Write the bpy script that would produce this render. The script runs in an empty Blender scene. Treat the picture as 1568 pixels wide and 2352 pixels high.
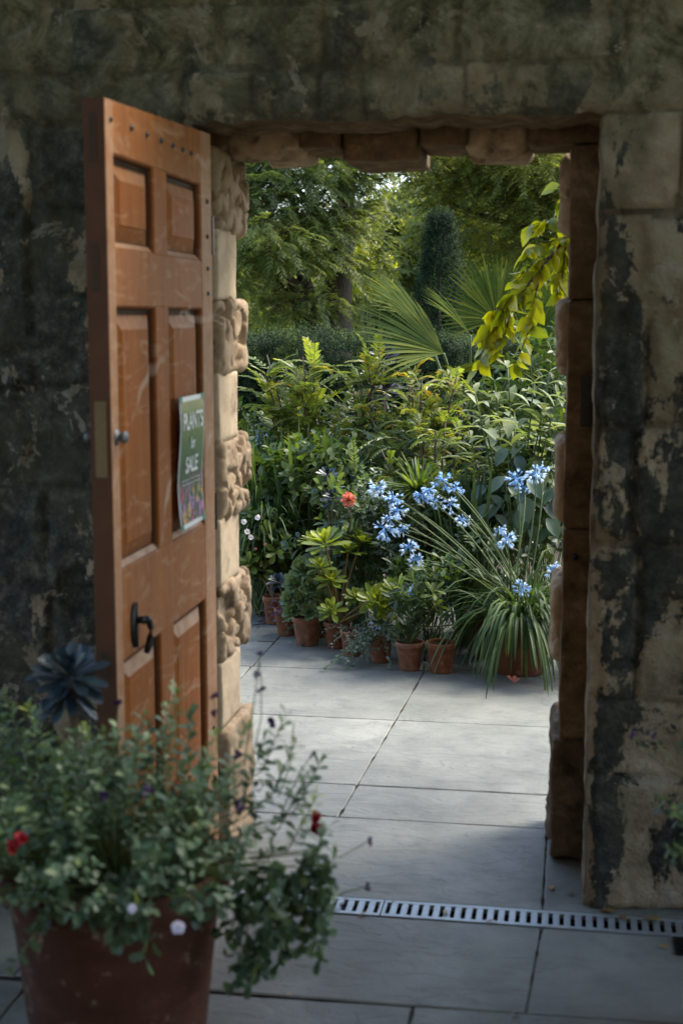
import bpy, bmesh, math, random
import numpy as np
from mathutils import Vector

# ------------------------------------------------------------------ camera, sky, sun, exposure
R = math.radians
scn = bpy.context.scene
COL = scn.collection
CAM = np.array([-0.05, -3.7075, 1.57])
YAW, PITCH = R(9.3), R(7.83)
cd = bpy.data.cameras.new('camera')
cam = bpy.data.objects.new('camera', cd)
COL.objects.link(cam)
cam.location = CAM
cam.rotation_euler = (math.pi / 2 - PITCH, 0, YAW)
cd.sensor_fit = 'VERTICAL'
cd.sensor_height = 36
cd.lens = 50
cd.clip_start = 0.05
cd.clip_end = 2000
cd.dof.use_dof = True
cd.dof.focus_distance = 7.5
cd.dof.aperture_fstop = 4.0
cd.dof.aperture_blades = 0
scn.camera = cam

SUN_EL, SUN_AZ = R(50), R(48)          # azimuth clockwise from +Y
w = bpy.data.worlds.new('World')
scn.world = w
w.use_nodes = True
nt = w.node_tree
bg = nt.nodes['Background']
sky = nt.nodes.new('ShaderNodeTexSky')
sky.sky_type = 'NISHITA'
sky.sun_disc = False
sky.sun_elevation = SUN_EL
sky.sun_rotation = SUN_AZ
sky.dust_density = 2.0
sky.air_density = 1.0
nt.links.new(sky.outputs[0], bg.inputs[0])
bg.inputs[1].default_value = 0.15
sl = bpy.data.lights.new('sun', 'SUN')
sl.energy = 2.1
sl.angle = R(22)
sl.color = (1.0, 0.93, 0.82)
sun = bpy.data.objects.new('sun', sl)
COL.objects.link(sun)
sd = Vector((math.sin(SUN_AZ) * math.cos(SUN_EL), math.cos(SUN_AZ) * math.cos(SUN_EL), math.sin(SUN_EL)))
sun.rotation_euler = sd.to_track_quat('Z', 'Y').to_euler()
sun.location = (3, 6, 9)
scn.view_settings.view_transform = 'Standard'
scn.view_settings.look = 'None'
scn.view_settings.exposure = 2.05
scn.view_settings.gamma = 1.0
scn.render.engine = 'CYCLES'
scn.cycles.max_bounces = 8
scn.cycles.transparent_max_bounces = 4
scn.cycles.caustics_reflective = False
scn.cycles.caustics_refractive = False

# ------------------------------------------------------------------ helpers
rng = np.random.default_rng(7)
FPX = 3267.0
_f = np.array([-math.sin(YAW) * math.cos(PITCH), math.cos(YAW) * math.cos(PITCH), -math.sin(PITCH)])
_r = np.array([math.cos(YAW), math.sin(YAW), 0.0])
_u = np.cross(_r, _f)


def at(px, py, Y):
    """the world point at depth plane y=Y where the photo (1568x2352) shows px,py: used to read positions off the photo"""
    d = _f + (px - 784.0) / FPX * _r - (py - 1176.0) / FPX * _u
    return CAM + d * ((Y - CAM[1]) / d[1])


def nrm(v):
    return v / np.maximum(np.linalg.norm(v, axis=-1, keepdims=True), 1e-9)


def unit_rand(n, r=None):
    return nrm((r or rng).normal(size=(n, 3)))


def _hash(i, j, k, s):
    h = (i * 374761393 + j * 668265263 + k * 2147483647 + s * 1274126177) & 0xFFFFFFFF
    h = ((h ^ (h >> 13)) * 1274126177) & 0xFFFFFFFF
    return ((h ^ (h >> 16)) & 0xFFFF) / 65535.0


def vnoise(p, s=0):
    p = np.asarray(p, float)
    i = np.floor(p).astype(np.int64)
    f = p - i
    f = f * f * (3 - 2 * f)
    out = 0
    for dx in (0, 1):
        for dy in (0, 1):
            for dz in (0, 1):
                wt = (f[..., 0] if dx else 1 - f[..., 0]) * (f[..., 1] if dy else 1 - f[..., 1]) * (f[..., 2] if dz else 1 - f[..., 2])
                out = out + wt * _hash(i[..., 0] + dx, i[..., 1] + dy, i[..., 2] + dz, s)
    return out * 2 - 1


def fbm(p, s=0, o=4):
    a, t = 1.0, 0
    p = np.asarray(p, float)
    for k in range(o):
        t = t + a * vnoise(p, s + k)
        p = p * 2.03
        a *= 0.5
    return t


def sstep(a, b, x):
    t = np.clip((x - a) / (b - a), 0, 1)
    return t * t * (3 - 2 * t)


def wloc(o):
    v = np.zeros(3)
    while o is not None:
        v += np.array(o.location)
        o = o.parent
    return v


class MB:
    """collects vertices and faces (world coordinates) for ONE mesh object"""

    def __init__(s):
        s.v, s.q, s.t, s.tone, s.n = [], [], [], [], 0

    def add(s, v, quads=None, tris=None, tone=0.5):
        v = np.asarray(v, float).reshape(-1, 3)
        if quads is not None and len(quads):
            s.q.append(np.asarray(quads, np.int64).reshape(-1, 4) + s.n)
        if tris is not None and len(tris):
            s.t.append(np.asarray(tris, np.int64).reshape(-1, 3) + s.n)
        s.v.append(v)
        t = np.asarray(tone, float)
        s.tone.append(np.full(len(v), float(t)) if t.ndim == 0 else t.reshape(-1))
        s.n += len(v)

    def build(s, name, mat, parent=None, smooth=False, loc=None, weld=False, bevel=0):
        V = np.concatenate(s.v)
        T = np.concatenate(s.tone)
        o_loc = wloc(parent) if parent is not None else (np.array(loc, float) if loc is not None else np.zeros(3))
        V = V - o_loc
        me = bpy.data.meshes.new(name)
        Q = np.concatenate(s.q) if s.q else np.zeros((0, 4), np.int64)
        Tr = np.concatenate(s.t) if s.t else np.zeros((0, 3), np.int64)
        me.vertices.add(len(V))
        me.vertices.foreach_set('co', V.astype(np.float32).ravel())
        li = np.concatenate([Q.ravel(), Tr.ravel()]).astype(np.int32)
        me.loops.add(len(li))
        me.loops.foreach_set('vertex_index', li)
        nf = len(Q) + len(Tr)
        me.polygons.add(nf)
        st = np.concatenate([np.arange(len(Q)) * 4, len(Q) * 4 + np.arange(len(Tr)) * 3]).astype(np.int32)
        me.polygons.foreach_set('loop_start', st)
        me.update(calc_edges=True)
        me.validate()
        at_ = me.attributes.new('tone', 'FLOAT', 'POINT')
        at_.data.foreach_set('value', T.astype(np.float32))
        if weld:
            bm = bmesh.new()
            bm.from_mesh(me)
            bmesh.ops.remove_doubles(bm, verts=bm.verts, dist=1e-5)
            bm.to_mesh(me)
            bm.free()
        me.polygons.foreach_set('use_smooth', np.full(len(me.polygons), bool(smooth)))
        if mat:
            me.materials.append(mat)
        ob = bpy.data.objects.new(name, me)
        COL.objects.link(ob)
        if parent is not None:
            ob.parent = parent
        elif loc is not None:
            ob.location = loc
        if bevel:
            b = ob.modifiers.new('bevel', 'BEVEL')
            b.width = bevel
            b.segments = 2
            b.limit_method = 'ANGLE'
        return ob

    # ---- shapes
    def box(s, x0, x1, y0, y1, z0, z1, tone=0.5):
        v = [(x0, y0, z0), (x1, y0, z0), (x1, y1, z0), (x0, y1, z0), (x0, y0, z1), (x1, y0, z1), (x1, y1, z1), (x0, y1, z1)]
        s.add(v, [(0, 3, 2, 1), (4, 5, 6, 7), (0, 1, 5, 4), (1, 2, 6, 5), (2, 3, 7, 6), (3, 0, 4, 7)], tone=tone)

    def grid(s, P, tone=0.5, flip=False):
        """P (a,b,3) grid of points"""
        a, b = P.shape[:2]
        i = np.arange(a * b).reshape(a, b)
        q = np.stack([i[:-1, :-1], i[1:, :-1], i[1:, 1:], i[:-1, 1:]], -1).reshape(-1, 4)
        if flip:
            q = q[:, ::-1]
        t = tone if np.ndim(tone) == 0 else np.asarray(tone).reshape(-1)
        s.add(P.reshape(-1, 3), q, tone=t)

    def tube(s, pts, rad, sides=7, tone=0.5, caps=True):
        pts = np.asarray(pts, float)
        m = len(pts)
        rad = np.full(m, rad) if np.ndim(rad) == 0 else np.asarray(rad, float)
        d = nrm(np.gradient(pts, axis=0))
        ref = np.array([0, 0, 1.0]) if abs(d[:, 2]).mean() < 0.8 else np.array([1.0, 0, 0])
        a = nrm(np.cross(d, ref))
        b = np.cross(d, a)
        th = np.linspace(0, 2 * np.pi, sides, endpoint=False)
        ring = pts[:, None] + rad[:, None, None] * (a[:, None] * np.cos(th)[None, :, None] + b[:, None] * np.sin(th)[None, :, None])
        i = np.arange(m * sides).reshape(m, sides)
        j = np.roll(i, -1, 1)
        q = np.stack([i[:-1], j[:-1], j[1:], i[1:]], -1).reshape(-1, 4)
        v = ring.reshape(-1, 3)
        tr = None
        if caps:
            v = np.concatenate([v, pts[:1], pts[-1:]])
            c0, c1 = m * sides, m * sides + 1
            tr = [(c0, j[0, k], i[0, k]) for k in range(sides)] + [(c1, i[-1, k], j[-1, k]) for k in range(sides)]
        s.add(v, q, tr, tone)

    def lathe(s, c, prof, sides=32, tone=0.5, wob=0.0):
        """prof: list of (radius,z)"""
        th = np.linspace(0, 2 * np.pi, sides, endpoint=False)
        P = np.array([[(c[0] + r * math.cos(t), c[1] + r * math.sin(t), c[2] + z) for t in th] for r, z in prof])
        m = len(prof)
        i = np.arange(m * sides).reshape(m, sides)
        j = np.roll(i, -1, 1)
        q = np.stack([i[:-1], j[:-1], j[1:], i[1:]], -1).reshape(-1, 4)
        s.add(P.reshape(-1, 3), q, tone=tone)

    def stems(s, A, B, r0, r1, sag=0.0, tone=0.5):
        """many thin three-sided stems from A to B with a small bow"""
        A, B = np.asarray(A, float), np.asarray(B, float)
        n = len(A)
        if n == 0:
            return
        sg = np.broadcast_to(np.asarray(sag, float), (n,))
        pts = []
        for t in (0, .35, .7, 1):
            p = A + (B - A) * t
            p = p.copy()
            p[:, 2] += sg * 4 * t * (1 - t)
            pts.append(p)
        pts = np.stack(pts, 1)
        d = nrm(B - A)
        a = nrm(np.cross(d, np.array([0.31, 0.2, 0.93])))
        b = np.cross(d, a)
        r0 = np.broadcast_to(np.asarray(r0, float), (n,))
        r1 = np.broadcast_to(np.asarray(r1, float), (n,))
        rr = np.stack([r0 + (r1 - r0) * t for t in (0, .35, .7, 1)], 1)
        th = np.array([0, 2.094, 4.189])
        ring = pts[:, :, None] + rr[:, :, None, None] * (a[:, None, None] * np.cos(th)[:, None] + b[:, None, None] * np.sin(th)[:, None])
        idx = np.arange(n * 12).reshape(n, 4, 3)
        j = np.roll(idx, -1, 2)
        q = np.stack([idx[:, :-1], j[:, :-1], j[:, 1:], idx[:, 1:]], -1).reshape(-1, 4)
        tn = tone if np.ndim(tone) == 0 else np.repeat(tone, 12)
        s.add(ring.reshape(-1, 3), q, tone=tn)

    def leaves(s, base, d, n, L, W, prof, curl=0.0, sag=0.0, fold=0.25, tone=0.5, flat=False):
        """N leaf blades: base, direction, normal (upper side), length, full width; prof = [(t, half width 0..1)]"""
        base = np.asarray(base, float)
        N = len(base)
        if N == 0:
            return
        d = nrm(np.asarray(d, float))
        n = np.asarray(n, float)
        sd_ = nrm(np.cross(d, n))
        n = np.cross(sd_, d)
        L = np.broadcast_to(np.asarray(L, float), (N,))
        W = np.broadcast_to(np.asarray(W, float), (N,))
        curl = np.broadcast_to(np.asarray(curl, float), (N,))
        sag = np.broadcast_to(np.asarray(sag, float), (N,))
        K = len(prof)
        pos, tp = base.copy(), 0.0
        rows = []
        for t, wd in prof:
            c = (curl * t)[:, None]
            dk = nrm(d * np.cos(c) - n * np.sin(c) + np.array([0, 0, -1.0]) * (sag * t)[:, None])
            pos = pos + dk * (L * (t - tp))[:, None]
            tp = t
            nk = np.cross(sd_, dk)
            h = (W * 0.5 * max(wd, 0.015))[:, None]
            lft = pos - sd_ * h + nk * h * fold
            rgt = pos + sd_ * h + nk * h * fold
            rows.append([lft, rgt] if flat else [lft, pos, rgt])
        M = 2 if flat else 3
        P = np.stack([np.stack(r_, 1) for r_ in rows], 1)      # N,K,M,3
        idx = np.arange(N * K * M).reshape(N, K, M)
        q = np.stack([idx[:, :-1, :-1], idx[:, :-1, 1:], idx[:, 1:, 1:], idx[:, 1:, :-1]], -1).reshape(-1, 4)
        tn = np.broadcast_to(np.asarray(tone, float), (N,))
        s.add(P.reshape(-1, 3), q, tone=np.repeat(tn, K * M))


OVAL = [(0, .1), (.25, .75), (.5, 1), (.75, .7), (1, .02)]
LANCE = [(0, .15), (.3, 1), (.65, .7), (1, .02)]
KITE = [(0, .1), (.45, 1), (1, .02)]
STRAP = [(0, .7), (.15, 1), (.3, 1), (.45, 1), (.6, .95), (.75, .85), (.9, .55), (1, .03)]
SPOON = [(0, .25), (.3, .45), (.6, .9), (.8, 1), (.93, .7), (1, .1)]
OBOV = [(0, .12), (.35, .55), (.65, 1), (.88, .75), (1, .12)]


def empty(name, loc, label, cat, group=None):
    o = bpy.data.objects.new(name, None)
    COL.objects.link(o)
    o.location = loc
    o.empty_display_size = 0.1
    tag(o, label, cat, group)
    return o


def tag(o, label, cat, group=None):
    o['label'] = label
    o['category'] = cat
    if group:
        o['group'] = group
    return o


# ------------------------------------------------------------------ materials
def newmat(name):
    m = bpy.data.materials.new(name)
    m.use_nodes = True
    t = m.node_tree
    return m, t, t.nodes['Principled BSDF']


def nd(t, typ, **kw):
    n = t.nodes.new(typ)
    for k, v in kw.items():
        setattr(n, k, v)
    return n


def coords(t, scale=(1, 1, 1)):
    tc = nd(t, 'ShaderNodeTexCoord')
    mp = nd(t, 'ShaderNodeMapping')
    mp.inputs['Scale'].default_value = scale
    t.links.new(tc.outputs['Object'], mp.inputs[0])
    return mp.outputs[0]


def noise(t, vec, scale, detail=5, rough=.55, dist=0.0):
    n = nd(t, 'ShaderNodeTexNoise')
    n.inputs['Scale'].default_value = scale
    n.inputs['Detail'].default_value = detail
    n.inputs['Roughness'].default_value = rough
    n.inputs['Distortion'].default_value = dist
    t.links.new(vec, n.inputs['Vector'])
    return n.outputs[0]


def ramp(t, fac, stops):
    n = nd(t, 'ShaderNodeValToRGB')
    e = n.color_ramp.elements
    while len(e) > 1:
        e.remove(e[-1])
    for i, (p, c) in enumerate(stops):
        el = e[0] if i == 0 else e.new(p)
        el.position = p
        c = (c, c, c) if np.ndim(c) == 0 else c
        el.color = (*c, 1)
    t.links.new(fac, n.inputs[0])
    return n.outputs[0]


def mixc(t, fac, a, b, blend='MIX'):
    n = nd(t, 'ShaderNodeMix', data_type='RGBA', blend_type=blend)
    for i, x in ((0, fac), (6, a), (7, b)):
        if hasattr(x, 'is_linked'):
            t.links.new(x, n.inputs[i])
        elif i == 0:
            n.inputs[0].default_value = x
        else:
            n.inputs[i].default_value = (*x, 1)
    return n.outputs[2]


def mth(t, op, a, b=0.0, clamp=False):
    n = nd(t, 'ShaderNodeMath', operation=op, use_clamp=clamp)
    for i, x in ((0, a), (1, b)):
        if hasattr(x, 'is_linked'):
            t.links.new(x, n.inputs[i])
        else:
            n.inputs[i].default_value = x
    return n.outputs[0]


def tone(t):
    return nd(t, 'ShaderNodeAttribute', attribute_name='tone').outputs['Fac']


def bump(t, p, h, strength=.4, dist=.01):
    b = nd(t, 'ShaderNodeBump')
    b.inputs['Strength'].default_value = strength
    b.inputs['Distance'].default_value = dist
    t.links.new(h, b.inputs['Height'])
    t.links.new(b.outputs[0], p.inputs['Normal'])


def leafmat(name, stops, trans=.3, tcol=None, rough=.45, spec=.4, nscale=25):
    m, t, p = newmat(name)
    v = coords(t)
    f = mth(t, 'ADD', tone(t), mth(t, 'MULTIPLY', mth(t, 'SUBTRACT', noise(t, v, nscale, 3), .5), .35))
    c = ramp(t, f, stops)
    t.links.new(c, p.inputs['Base Color'])
    p.inputs['Roughness'].default_value = rough
    p.inputs['Specular IOR Level'].default_value = spec
    if trans > 0:
        tr = nd(t, 'ShaderNodeBsdfTranslucent')
        tc = mixc(t, 1.0, c, tcol or (1.9, 1.9, .7), 'MULTIPLY')
        t.links.new(tc, tr.inputs[0])
        mx = nd(t, 'ShaderNodeMixShader')
        mx.inputs[0].default_value = trans
        t.links.new(p.outputs[0], mx.inputs[1])
        t.links.new(tr.outputs[0], mx.inputs[2])
        t.links.new(mx.outputs[0], t.nodes['Material Output'].inputs[0])
    return m


def plain(name, col, rough=.6, metal=0.0, var=.25, nscale=20, bumps=.0, spec=.4):
    m, t, p = newmat(name)
    v = coords(t)
    n = noise(t, v, nscale, 5)
    c = mixc(t, n, tuple(x * (1 - var) for x in col), tuple(min(1, x * (1 + var)) for x in col))
    t.links.new(c, p.inputs['Base Color'])
    p.inputs['Roughness'].default_value = rough
    p.inputs['Metallic'].default_value = metal
    p.inputs['Specular IOR Level'].default_value = spec
    if bumps:
        bump(t, p, noise(t, v, nscale * 4, 4), bumps, .004)
    return m


def m_wall():
    m, t, p = newmat('weathered_stone')
    v = coords(t)
    vs = coords(t, (1.3, 1.3, .75))
    sep = nd(t, 'ShaderNodeSeparateXYZ')
    t.links.new(nd(t, 'ShaderNodeTexCoord').outputs['Object'], sep.inputs[0])
    X, Z = sep.outputs[0], sep.outputs[2]
    n1 = noise(t, v, 7, 8, .65, .3)
    beige = ramp(t, n1, [(.3, (.18, .14, .09)), (.5, (.38, .315, .215)), (.7, (.56, .49, .37))])
    beige = mixc(t, mth(t, 'MULTIPLY', tone(t), .7), beige, (.16, .125, .08))
    joint = ramp(t, tone(t), [(.82, 0.0), (.90, .35), (1.0, 1.0)])
    # greenish-black crust, heavier towards the left and high parts of the wall
    nb = noise(t, vs, 3.4, 9, .62, .5)
    left = nd(t, 'ShaderNodeMapRange')
    left.inputs['From Min'].default_value = 0.15
    left.inputs['From Max'].default_value = -1.0
    left.inputs['To Max'].default_value = .085
    t.links.new(X, left.inputs[0])
    nb = mth(t, 'ADD', nb, left.outputs[0])
    # the sharp arris of the right pier is rubbed clean, the crust is thickest just beside it
    ar = ramp(t, mth(t, 'ADD', mth(t, 'MULTIPLY', X, 2.0), mth(t, 'MULTIPLY', noise(t, v, 9, 6, .65), .22)), [(.0, .5), (.055, .5), (.06, .36), (.10, .40), (.17, .54), (.30, .54), (.40, .49), (1.0, .5)])
    nb = mth(t, 'ADD', nb, mth(t, 'SUBTRACT', ar, .5))
    nb = mth(t, 'ADD', nb, mth(t, 'MULTIPLY', mth(t, 'SUBTRACT', noise(t, v, 38, 5, .7), .5), .22))
    crust = ramp(t, mth(t, 'ADD', nb, mth(t, 'MULTIPLY', tone(t), .05)), [(.52, 0.0), (.548, 1.0)])
    ccol = ramp(t, noise(t, v, 20, 9, .78), [(.34, (.026, .030, .026)), (.5, (.066, .070, .060)), (.62, (.15, .15, .122)), (.75, (.28, .265, .21))])
    rt = nd(t, 'ShaderNodeMapRange')
    rt.inputs['From Min'].default_value = -.2
    rt.inputs['From Max'].default_value = .1
    rt.inputs['To Max'].default_value = .55
    t.links.new(X, rt.inputs[0])
    ccol = mixc(t, rt.outputs[0], ccol, (.014, .016, .016))
    c = mixc(t, crust, beige, ccol)
    # olive moss film on the upper courses and low left
    up = nd(t, 'ShaderNodeMapRange')
    up.inputs['From Min'].default_value = 1.95
    up.inputs['From Max'].default_value = 2.25
    t.links.new(Z, up.inputs[0])
    mo = mth(t, 'MULTIPLY', up.outputs[0], ramp(t, noise(t, v, 5, 7, .6, .4), [(.36, .05), (.52, .95)]))
    c = mixc(t, mo, c, ramp(t, noise(t, v, 8, 10, .8, .5), [(.36, (.028, .028, .022)), (.46, (.125, .118, .068)), (.56, (.25, .235, .155)), (.68, (.48, .44, .34))]))
    mo2 = ramp(t, noise(t, v, 2.2, 7, .6, .4), [(.5, 0.0), (.62, .6)])
    c = mixc(t, mo2, c, (.10, .097, .062))
    jc = mixc(t, ramp(t, noise(t, v, 9, 6, .6), [(.45, 0.0), (.6, 1.0)]), (.02, .019, .016), (.22, .18, .125))
    c = mixc(t, mth(t, 'MULTIPLY', joint, .6), c, jc)
    # scabs of pale lichen
    li = ramp(t, noise(t, v, 7.5, 9, .68, .5), [(.60, 0.0), (.615, .8)])
    c = mixc(t, li, c, mixc(t, noise(t, v, 60, 3), (.22, .20, .155), (.40, .37, .29)))
    t.links.new(c, p.inputs['Base Color'])
    p.inputs['Roughness'].default_value = .95
    p.inputs['Specular IOR Level'].default_value = .15
    h = mth(t, 'ADD', noise(t, v, 60, 8, .7), mth(t, 'MULTIPLY', noise(t, v, 14, 6), 1.5))
    bump(t, p, h, .9, .02)
    return m


def m_ochre(name, dark, mid, light, sc=9):
    m, t, p = newmat(name)
    v = coords(t)
    vs = coords(t, (1, 1, 1.15))
    n = noise(t, vs, sc * 1.4, 9, .72, .2)
    c = ramp(t, n, [(.3, dark), (.52, mid), (.72, light)])
    st = ramp(t, noise(t, v, 5, 7, .65, .5), [(.55, 0.0), (.66, .75)])
    c = mixc(t, st, c, tuple(x * .32 for x in dark))
    t.links.new(c, p.inputs['Base Color'])
    p.inputs['Roughness'].default_value = .92
    p.inputs['Specular IOR Level'].default_value = .15
    bump(t, p, noise(t, v, 70, 7, .7), .5, .006)
    return m


def m_slab():
    m, t, p = newmat('sandstone_paving')
    v = coords(t)
    n = noise(t, v, 2.2, 8, .6, .4)
    c = ramp(t, n, [(.30, (.090, .094, .080)), (.5, (.168, .176, .152)), (.70, (.255, .258, .225))])
    c = mixc(t, mth(t, 'MULTIPLY', tone(t), .55), c, (.105, .11, .096))
    blot = ramp(t, noise(t, v, 9, 7, .7), [(.50, 0.0), (.66, .5)])
    c = mixc(t, blot, c, (.085, .092, .086))
    speck = ramp(t, noise(t, v, 130, 2), [(.68, 0.0), (.74, .6)])
    c = mixc(t, speck, c, (.06, .058, .05))
    t.links.new(c, p.inputs['Base Color'])
    rg = ramp(t, noise(t, v, 5, 5), [(.3, .5), (.7, .72)])
    t.links.new(rg, p.inputs['Roughness'])
    p.inputs['Specular IOR Level'].default_value = .45
    vs = coords(t, (1.0, 2.6, 1))
    h = mth(t, 'ADD', mth(t, 'MULTIPLY', ramp(t, noise(t, vs, 3.2, 7, .62, .8), [(.47, 0.0), (.5, .35), (.6, .5), (.62, 1.0)]), .9), mth(t, 'MULTIPLY', noise(t, v, 50, 7, .7), .5))
    bump(t, p, h, .5, .012)
    return m


def m_terracotta(name, dark, mid, light):
    m, t, p = newmat(name)
    v = coords(t)
    c = ramp(t, noise(t, v, 14, 7, .65, .4), [(.3, dark), (.5, mid), (.68, light)])
    bl = ramp(t, noise(t, v, 28, 6, .7), [(.58, 0.0), (.68, .5)])
    c = mixc(t, bl, c, (.42, .34, .28))
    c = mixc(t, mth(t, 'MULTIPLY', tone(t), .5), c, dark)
    t.links.new(c, p.inputs['Base Color'])
    p.inputs['Roughness'].default_value = .85
    p.inputs['Specular IOR Level'].default_value = .2
    bump(t, p, noise(t, v, 90, 5), .25, .003)
    return m


def m_door():
    m, t, p = newmat('worn_painted_wood')
    v = coords(t)
    g = coords(t, (9, 26, .9))
    gr = noise(t, g, 3, 6, .6, .3)
    c = ramp(t, gr, [(.3, (.18, .050, .006)), (.5, (.27, .080, .010)), (.75, (.35, .118, .018))])
    c = mixc(t, ramp(t, noise(t, v, 4, 6, .6), [(.4, 0.0), (.7, .4)]), c, (.16, .06, .022))
    # pale scuffs and ledge highlights painted in, mostly on the lower two thirds
    sc = noise(t, coords(t, (3, 2.2, 9)), 2.3, 8, .72, 1.2)
    c = mixc(t, ramp(t, sc, [(.53, 0.0), (.68, .6)]), c, (.47, .29, .17))
    c = mixc(t, ramp(t, noise(t, coords(t, (2, 2, .35)), 16, 7, .75), [(.60, 0.0), (.68, .55)]), c, (.09, .035, .012))
    c = mixc(t, mth(t, 'MULTIPLY', mth(t, 'MAXIMUM', tone(t), 0.0), ramp(t, noise(t, v, 24, 5, .6), [(.3, .45), (.6, 1.0)])), c, (.46, .32, .21))  # positive tone: paler rails, and skylight highlight painted on panel ledges
    c = mixc(t, mth(t, 'MULTIPLY', tone(t), -1.0, True), c, (.035, .016, .008))  # negative tone: shadow of the panel grooves painted dark
    wv = nd(t, 'ShaderNodeTexWave', wave_type='RINGS', rings_direction='X')
    for k_, v_ in (('Scale', 1.1), ('Distortion', 3.0), ('Detail', 3.0), ('Detail Scale', 2.5)):
        wv.inputs[k_].default_value = v_
    t.links.new(coords(t, (1, 1, .8)), wv.inputs[0])
    c = mixc(t, mth(t, 'MULTIPLY', ramp(t, wv.outputs[1], [(.985, 0.0), (.998, .4)]), ramp(t, noise(t, v, 3, 3), [(.5, 0.0), (.6, 1.0)])), c, (.6, .46, .36))
    t.links.new(c, p.inputs['Base Color'])
    p.inputs['Roughness'].default_value = .68
    p.inputs['Specular IOR Level'].default_value = .2
    bump(t, p, gr, .2, .004)
    return m


def m_bark(name, a, b, lichen=None):
    m, t, p = newmat(name)
    v = coords(t, (1, 1, .3))
    n = noise(t, v, 26, 7, .65, .5)
    c = ramp(t, n, [(.35, a), (.65, b)])
    if lichen:
        c = mixc(t, ramp(t, noise(t, coords(t), 9, 5), [(.52, 0.0), (.6, .9)]), c, lichen)
    t.links.new(c, p.inputs['Base Color'])
    p.inputs['Roughness'].default_value = .9
    bump(t, p, n, .8, .02)
    return m


M_WALL = m_wall()
M_OCHRE = m_ochre('ochre_sandstone', (.065, .040, .021), (.135, .088, .048), (.26, .175, .10))
M_PLINTH = m_ochre('grimy_plinth_stone', (.07, .052, .034), (.13, .098, .066), (.22, .175, .125), 8)
M_PALE = m_ochre('pale_sandstone', (.36, .27, .18), (.50, .39, .265), (.58, .47, .34), 6)
M_CARVE = m_ochre('carved_sandstone', (.22, .155, .095), (.34, .25, .165), (.44, .34, .235), 14)
M_SLAB = m_slab()
M_JOINT = plain('paving_joint_soil', (.035, .03, .024), .95, nscale=60)
M_SOIL = plain('garden_soil', (.035, .026, .018), .95, nscale=30, bumps=.6)
M_GRASSY = plain('far_ground', (.05, .07, .025), .95, nscale=6, bumps=.4)
M_TERRA = m_terracotta('terracotta', (.10, .04, .02), (.175, .07, .035), (.25, .11, .065))
M_TERRA2 = m_terracotta('pale_terracotta', (.13, .06, .037), (.21, .10, .063), (.31, .18, .125))
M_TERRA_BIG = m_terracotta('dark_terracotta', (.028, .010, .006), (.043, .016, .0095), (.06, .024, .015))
M_DOOR = m_door()
M_EDGE = plain('stained_door_edge', (.075, .028, .011), .65, nscale=12, var=.45)
M_EDGEP = plain('rusted_edge_plate', (.05, .03, .02), .7, .2, nscale=30)
M_BLACK = plain('black_iron', (.012, .012, .013), .35, .6, nscale=40, spec=.5)
M_RIVET = plain('dull_rivet', (.07, .07, .072), .5, .5, nscale=60)
M_STEEL = plain('dull_steel', (.16, .17, .18), .5, .8, nscale=30)
M_GALV = plain('galvanised_steel', (.28, .32, .34), .5, .6, nscale=25, var=.3)
M_BRASS = plain('tarnished_brass', (.16, .12, .065), .5, .3, nscale=30)
M_DARKHOLE = plain('channel_mud', (.02, .016, .012), .95, nscale=60)
M_WHITE = plain('white_ink', (.75, .77, .75), .6, var=.05)
M_TAPE = plain('green_tape', (.02, .25, .16), .5, var=.1)
M_BARK = m_bark('dark_bark', (.022, .016, .011), (.07, .05, .034), None)
M_BARK2 = m_bark('lichened_branch', (.07, .055, .04), (.16, .13, .09), (.28, .16, .035))
M_STEM = plain('green_stem', (.09, .13, .04), .6, var=.3)
M_STEMB = plain('brown_stem', (.09, .06, .035), .7, var=.3)
M_STEMP = plain('plum_stem', (.09, .035, .04), .6, var=.3)

G_YEWISH = leafmat('feathery_tree_leaf', [(0, (.07, .10, .038)), (.5, (.16, .20, .07)), (.85, (.25, .285, .09)), (1, (.36, .36, .08))], .45, spec=.3)
G_LIGHT = leafmat('sunlit_tree_leaf', [(0, (.08, .11, .035)), (.5, (.20, .225, .06)), (1, (.40, .39, .085))], .46, spec=.3)
G_FAR = leafmat('distant_leaf', [(0, (.08, .105, .04)), (.5, (.175, .20, .065)), (1, (.38, .37, .10))], .46, spec=.2)
G_HEDGE = leafmat('yew_hedge_leaf', [(0, (.006, .016, .006)), (.5, (.018, .038, .014)), (.85, (.055, .088, .025)), (1, (.14, .165, .04))], .15, spec=.12, rough=.7)
G_COLUMN = leafmat('dark_conifer_leaf', [(0, (.007, .017, .008)), (.6, (.019, .040, .017)), (1, (.06, .095, .04))], .08, spec=.12, rough=.7)
G_PALM = leafmat('fan_palm_leaf', [(0, (.018, .036, .011)), (.5, (.050, .078, .020)), (1, (.15, .16, .035))], .14, rough=.75, spec=.03)
G_FERNY = leafmat('feathery_shrub_leaf', [(0, (.045, .08, .03)), (.5, (.115, .16, .04)), (.86, (.22, .25, .055)), (1, (.36, .22, .03))], .4)
G_BLUEFERN = leafmat('blue_green_leaf', [(0, (.04, .075, .05)), (.5, (.10, .15, .09)), (1, (.20, .25, .12))], .3)
G_BUSH = leafmat('mid_green_leaf', [(0, (.022, .05, .014)), (.5, (.07, .115, .03)), (1, (.20, .25, .055))], .35)
G_DARK = leafmat('dark_green_leaf', [(0, (.012, .028, .011)), (.5, (.036, .066, .024)), (1, (.12, .165, .055))], .28)
G_STRAP = leafmat('strap_leaf', [(0, (.014, .036, .011)), (.5, (.042, .082, .024)), (.93, (.11, .16, .05)), (1, (.26, .22, .07))], .25, rough=.5, spec=.25)
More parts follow.
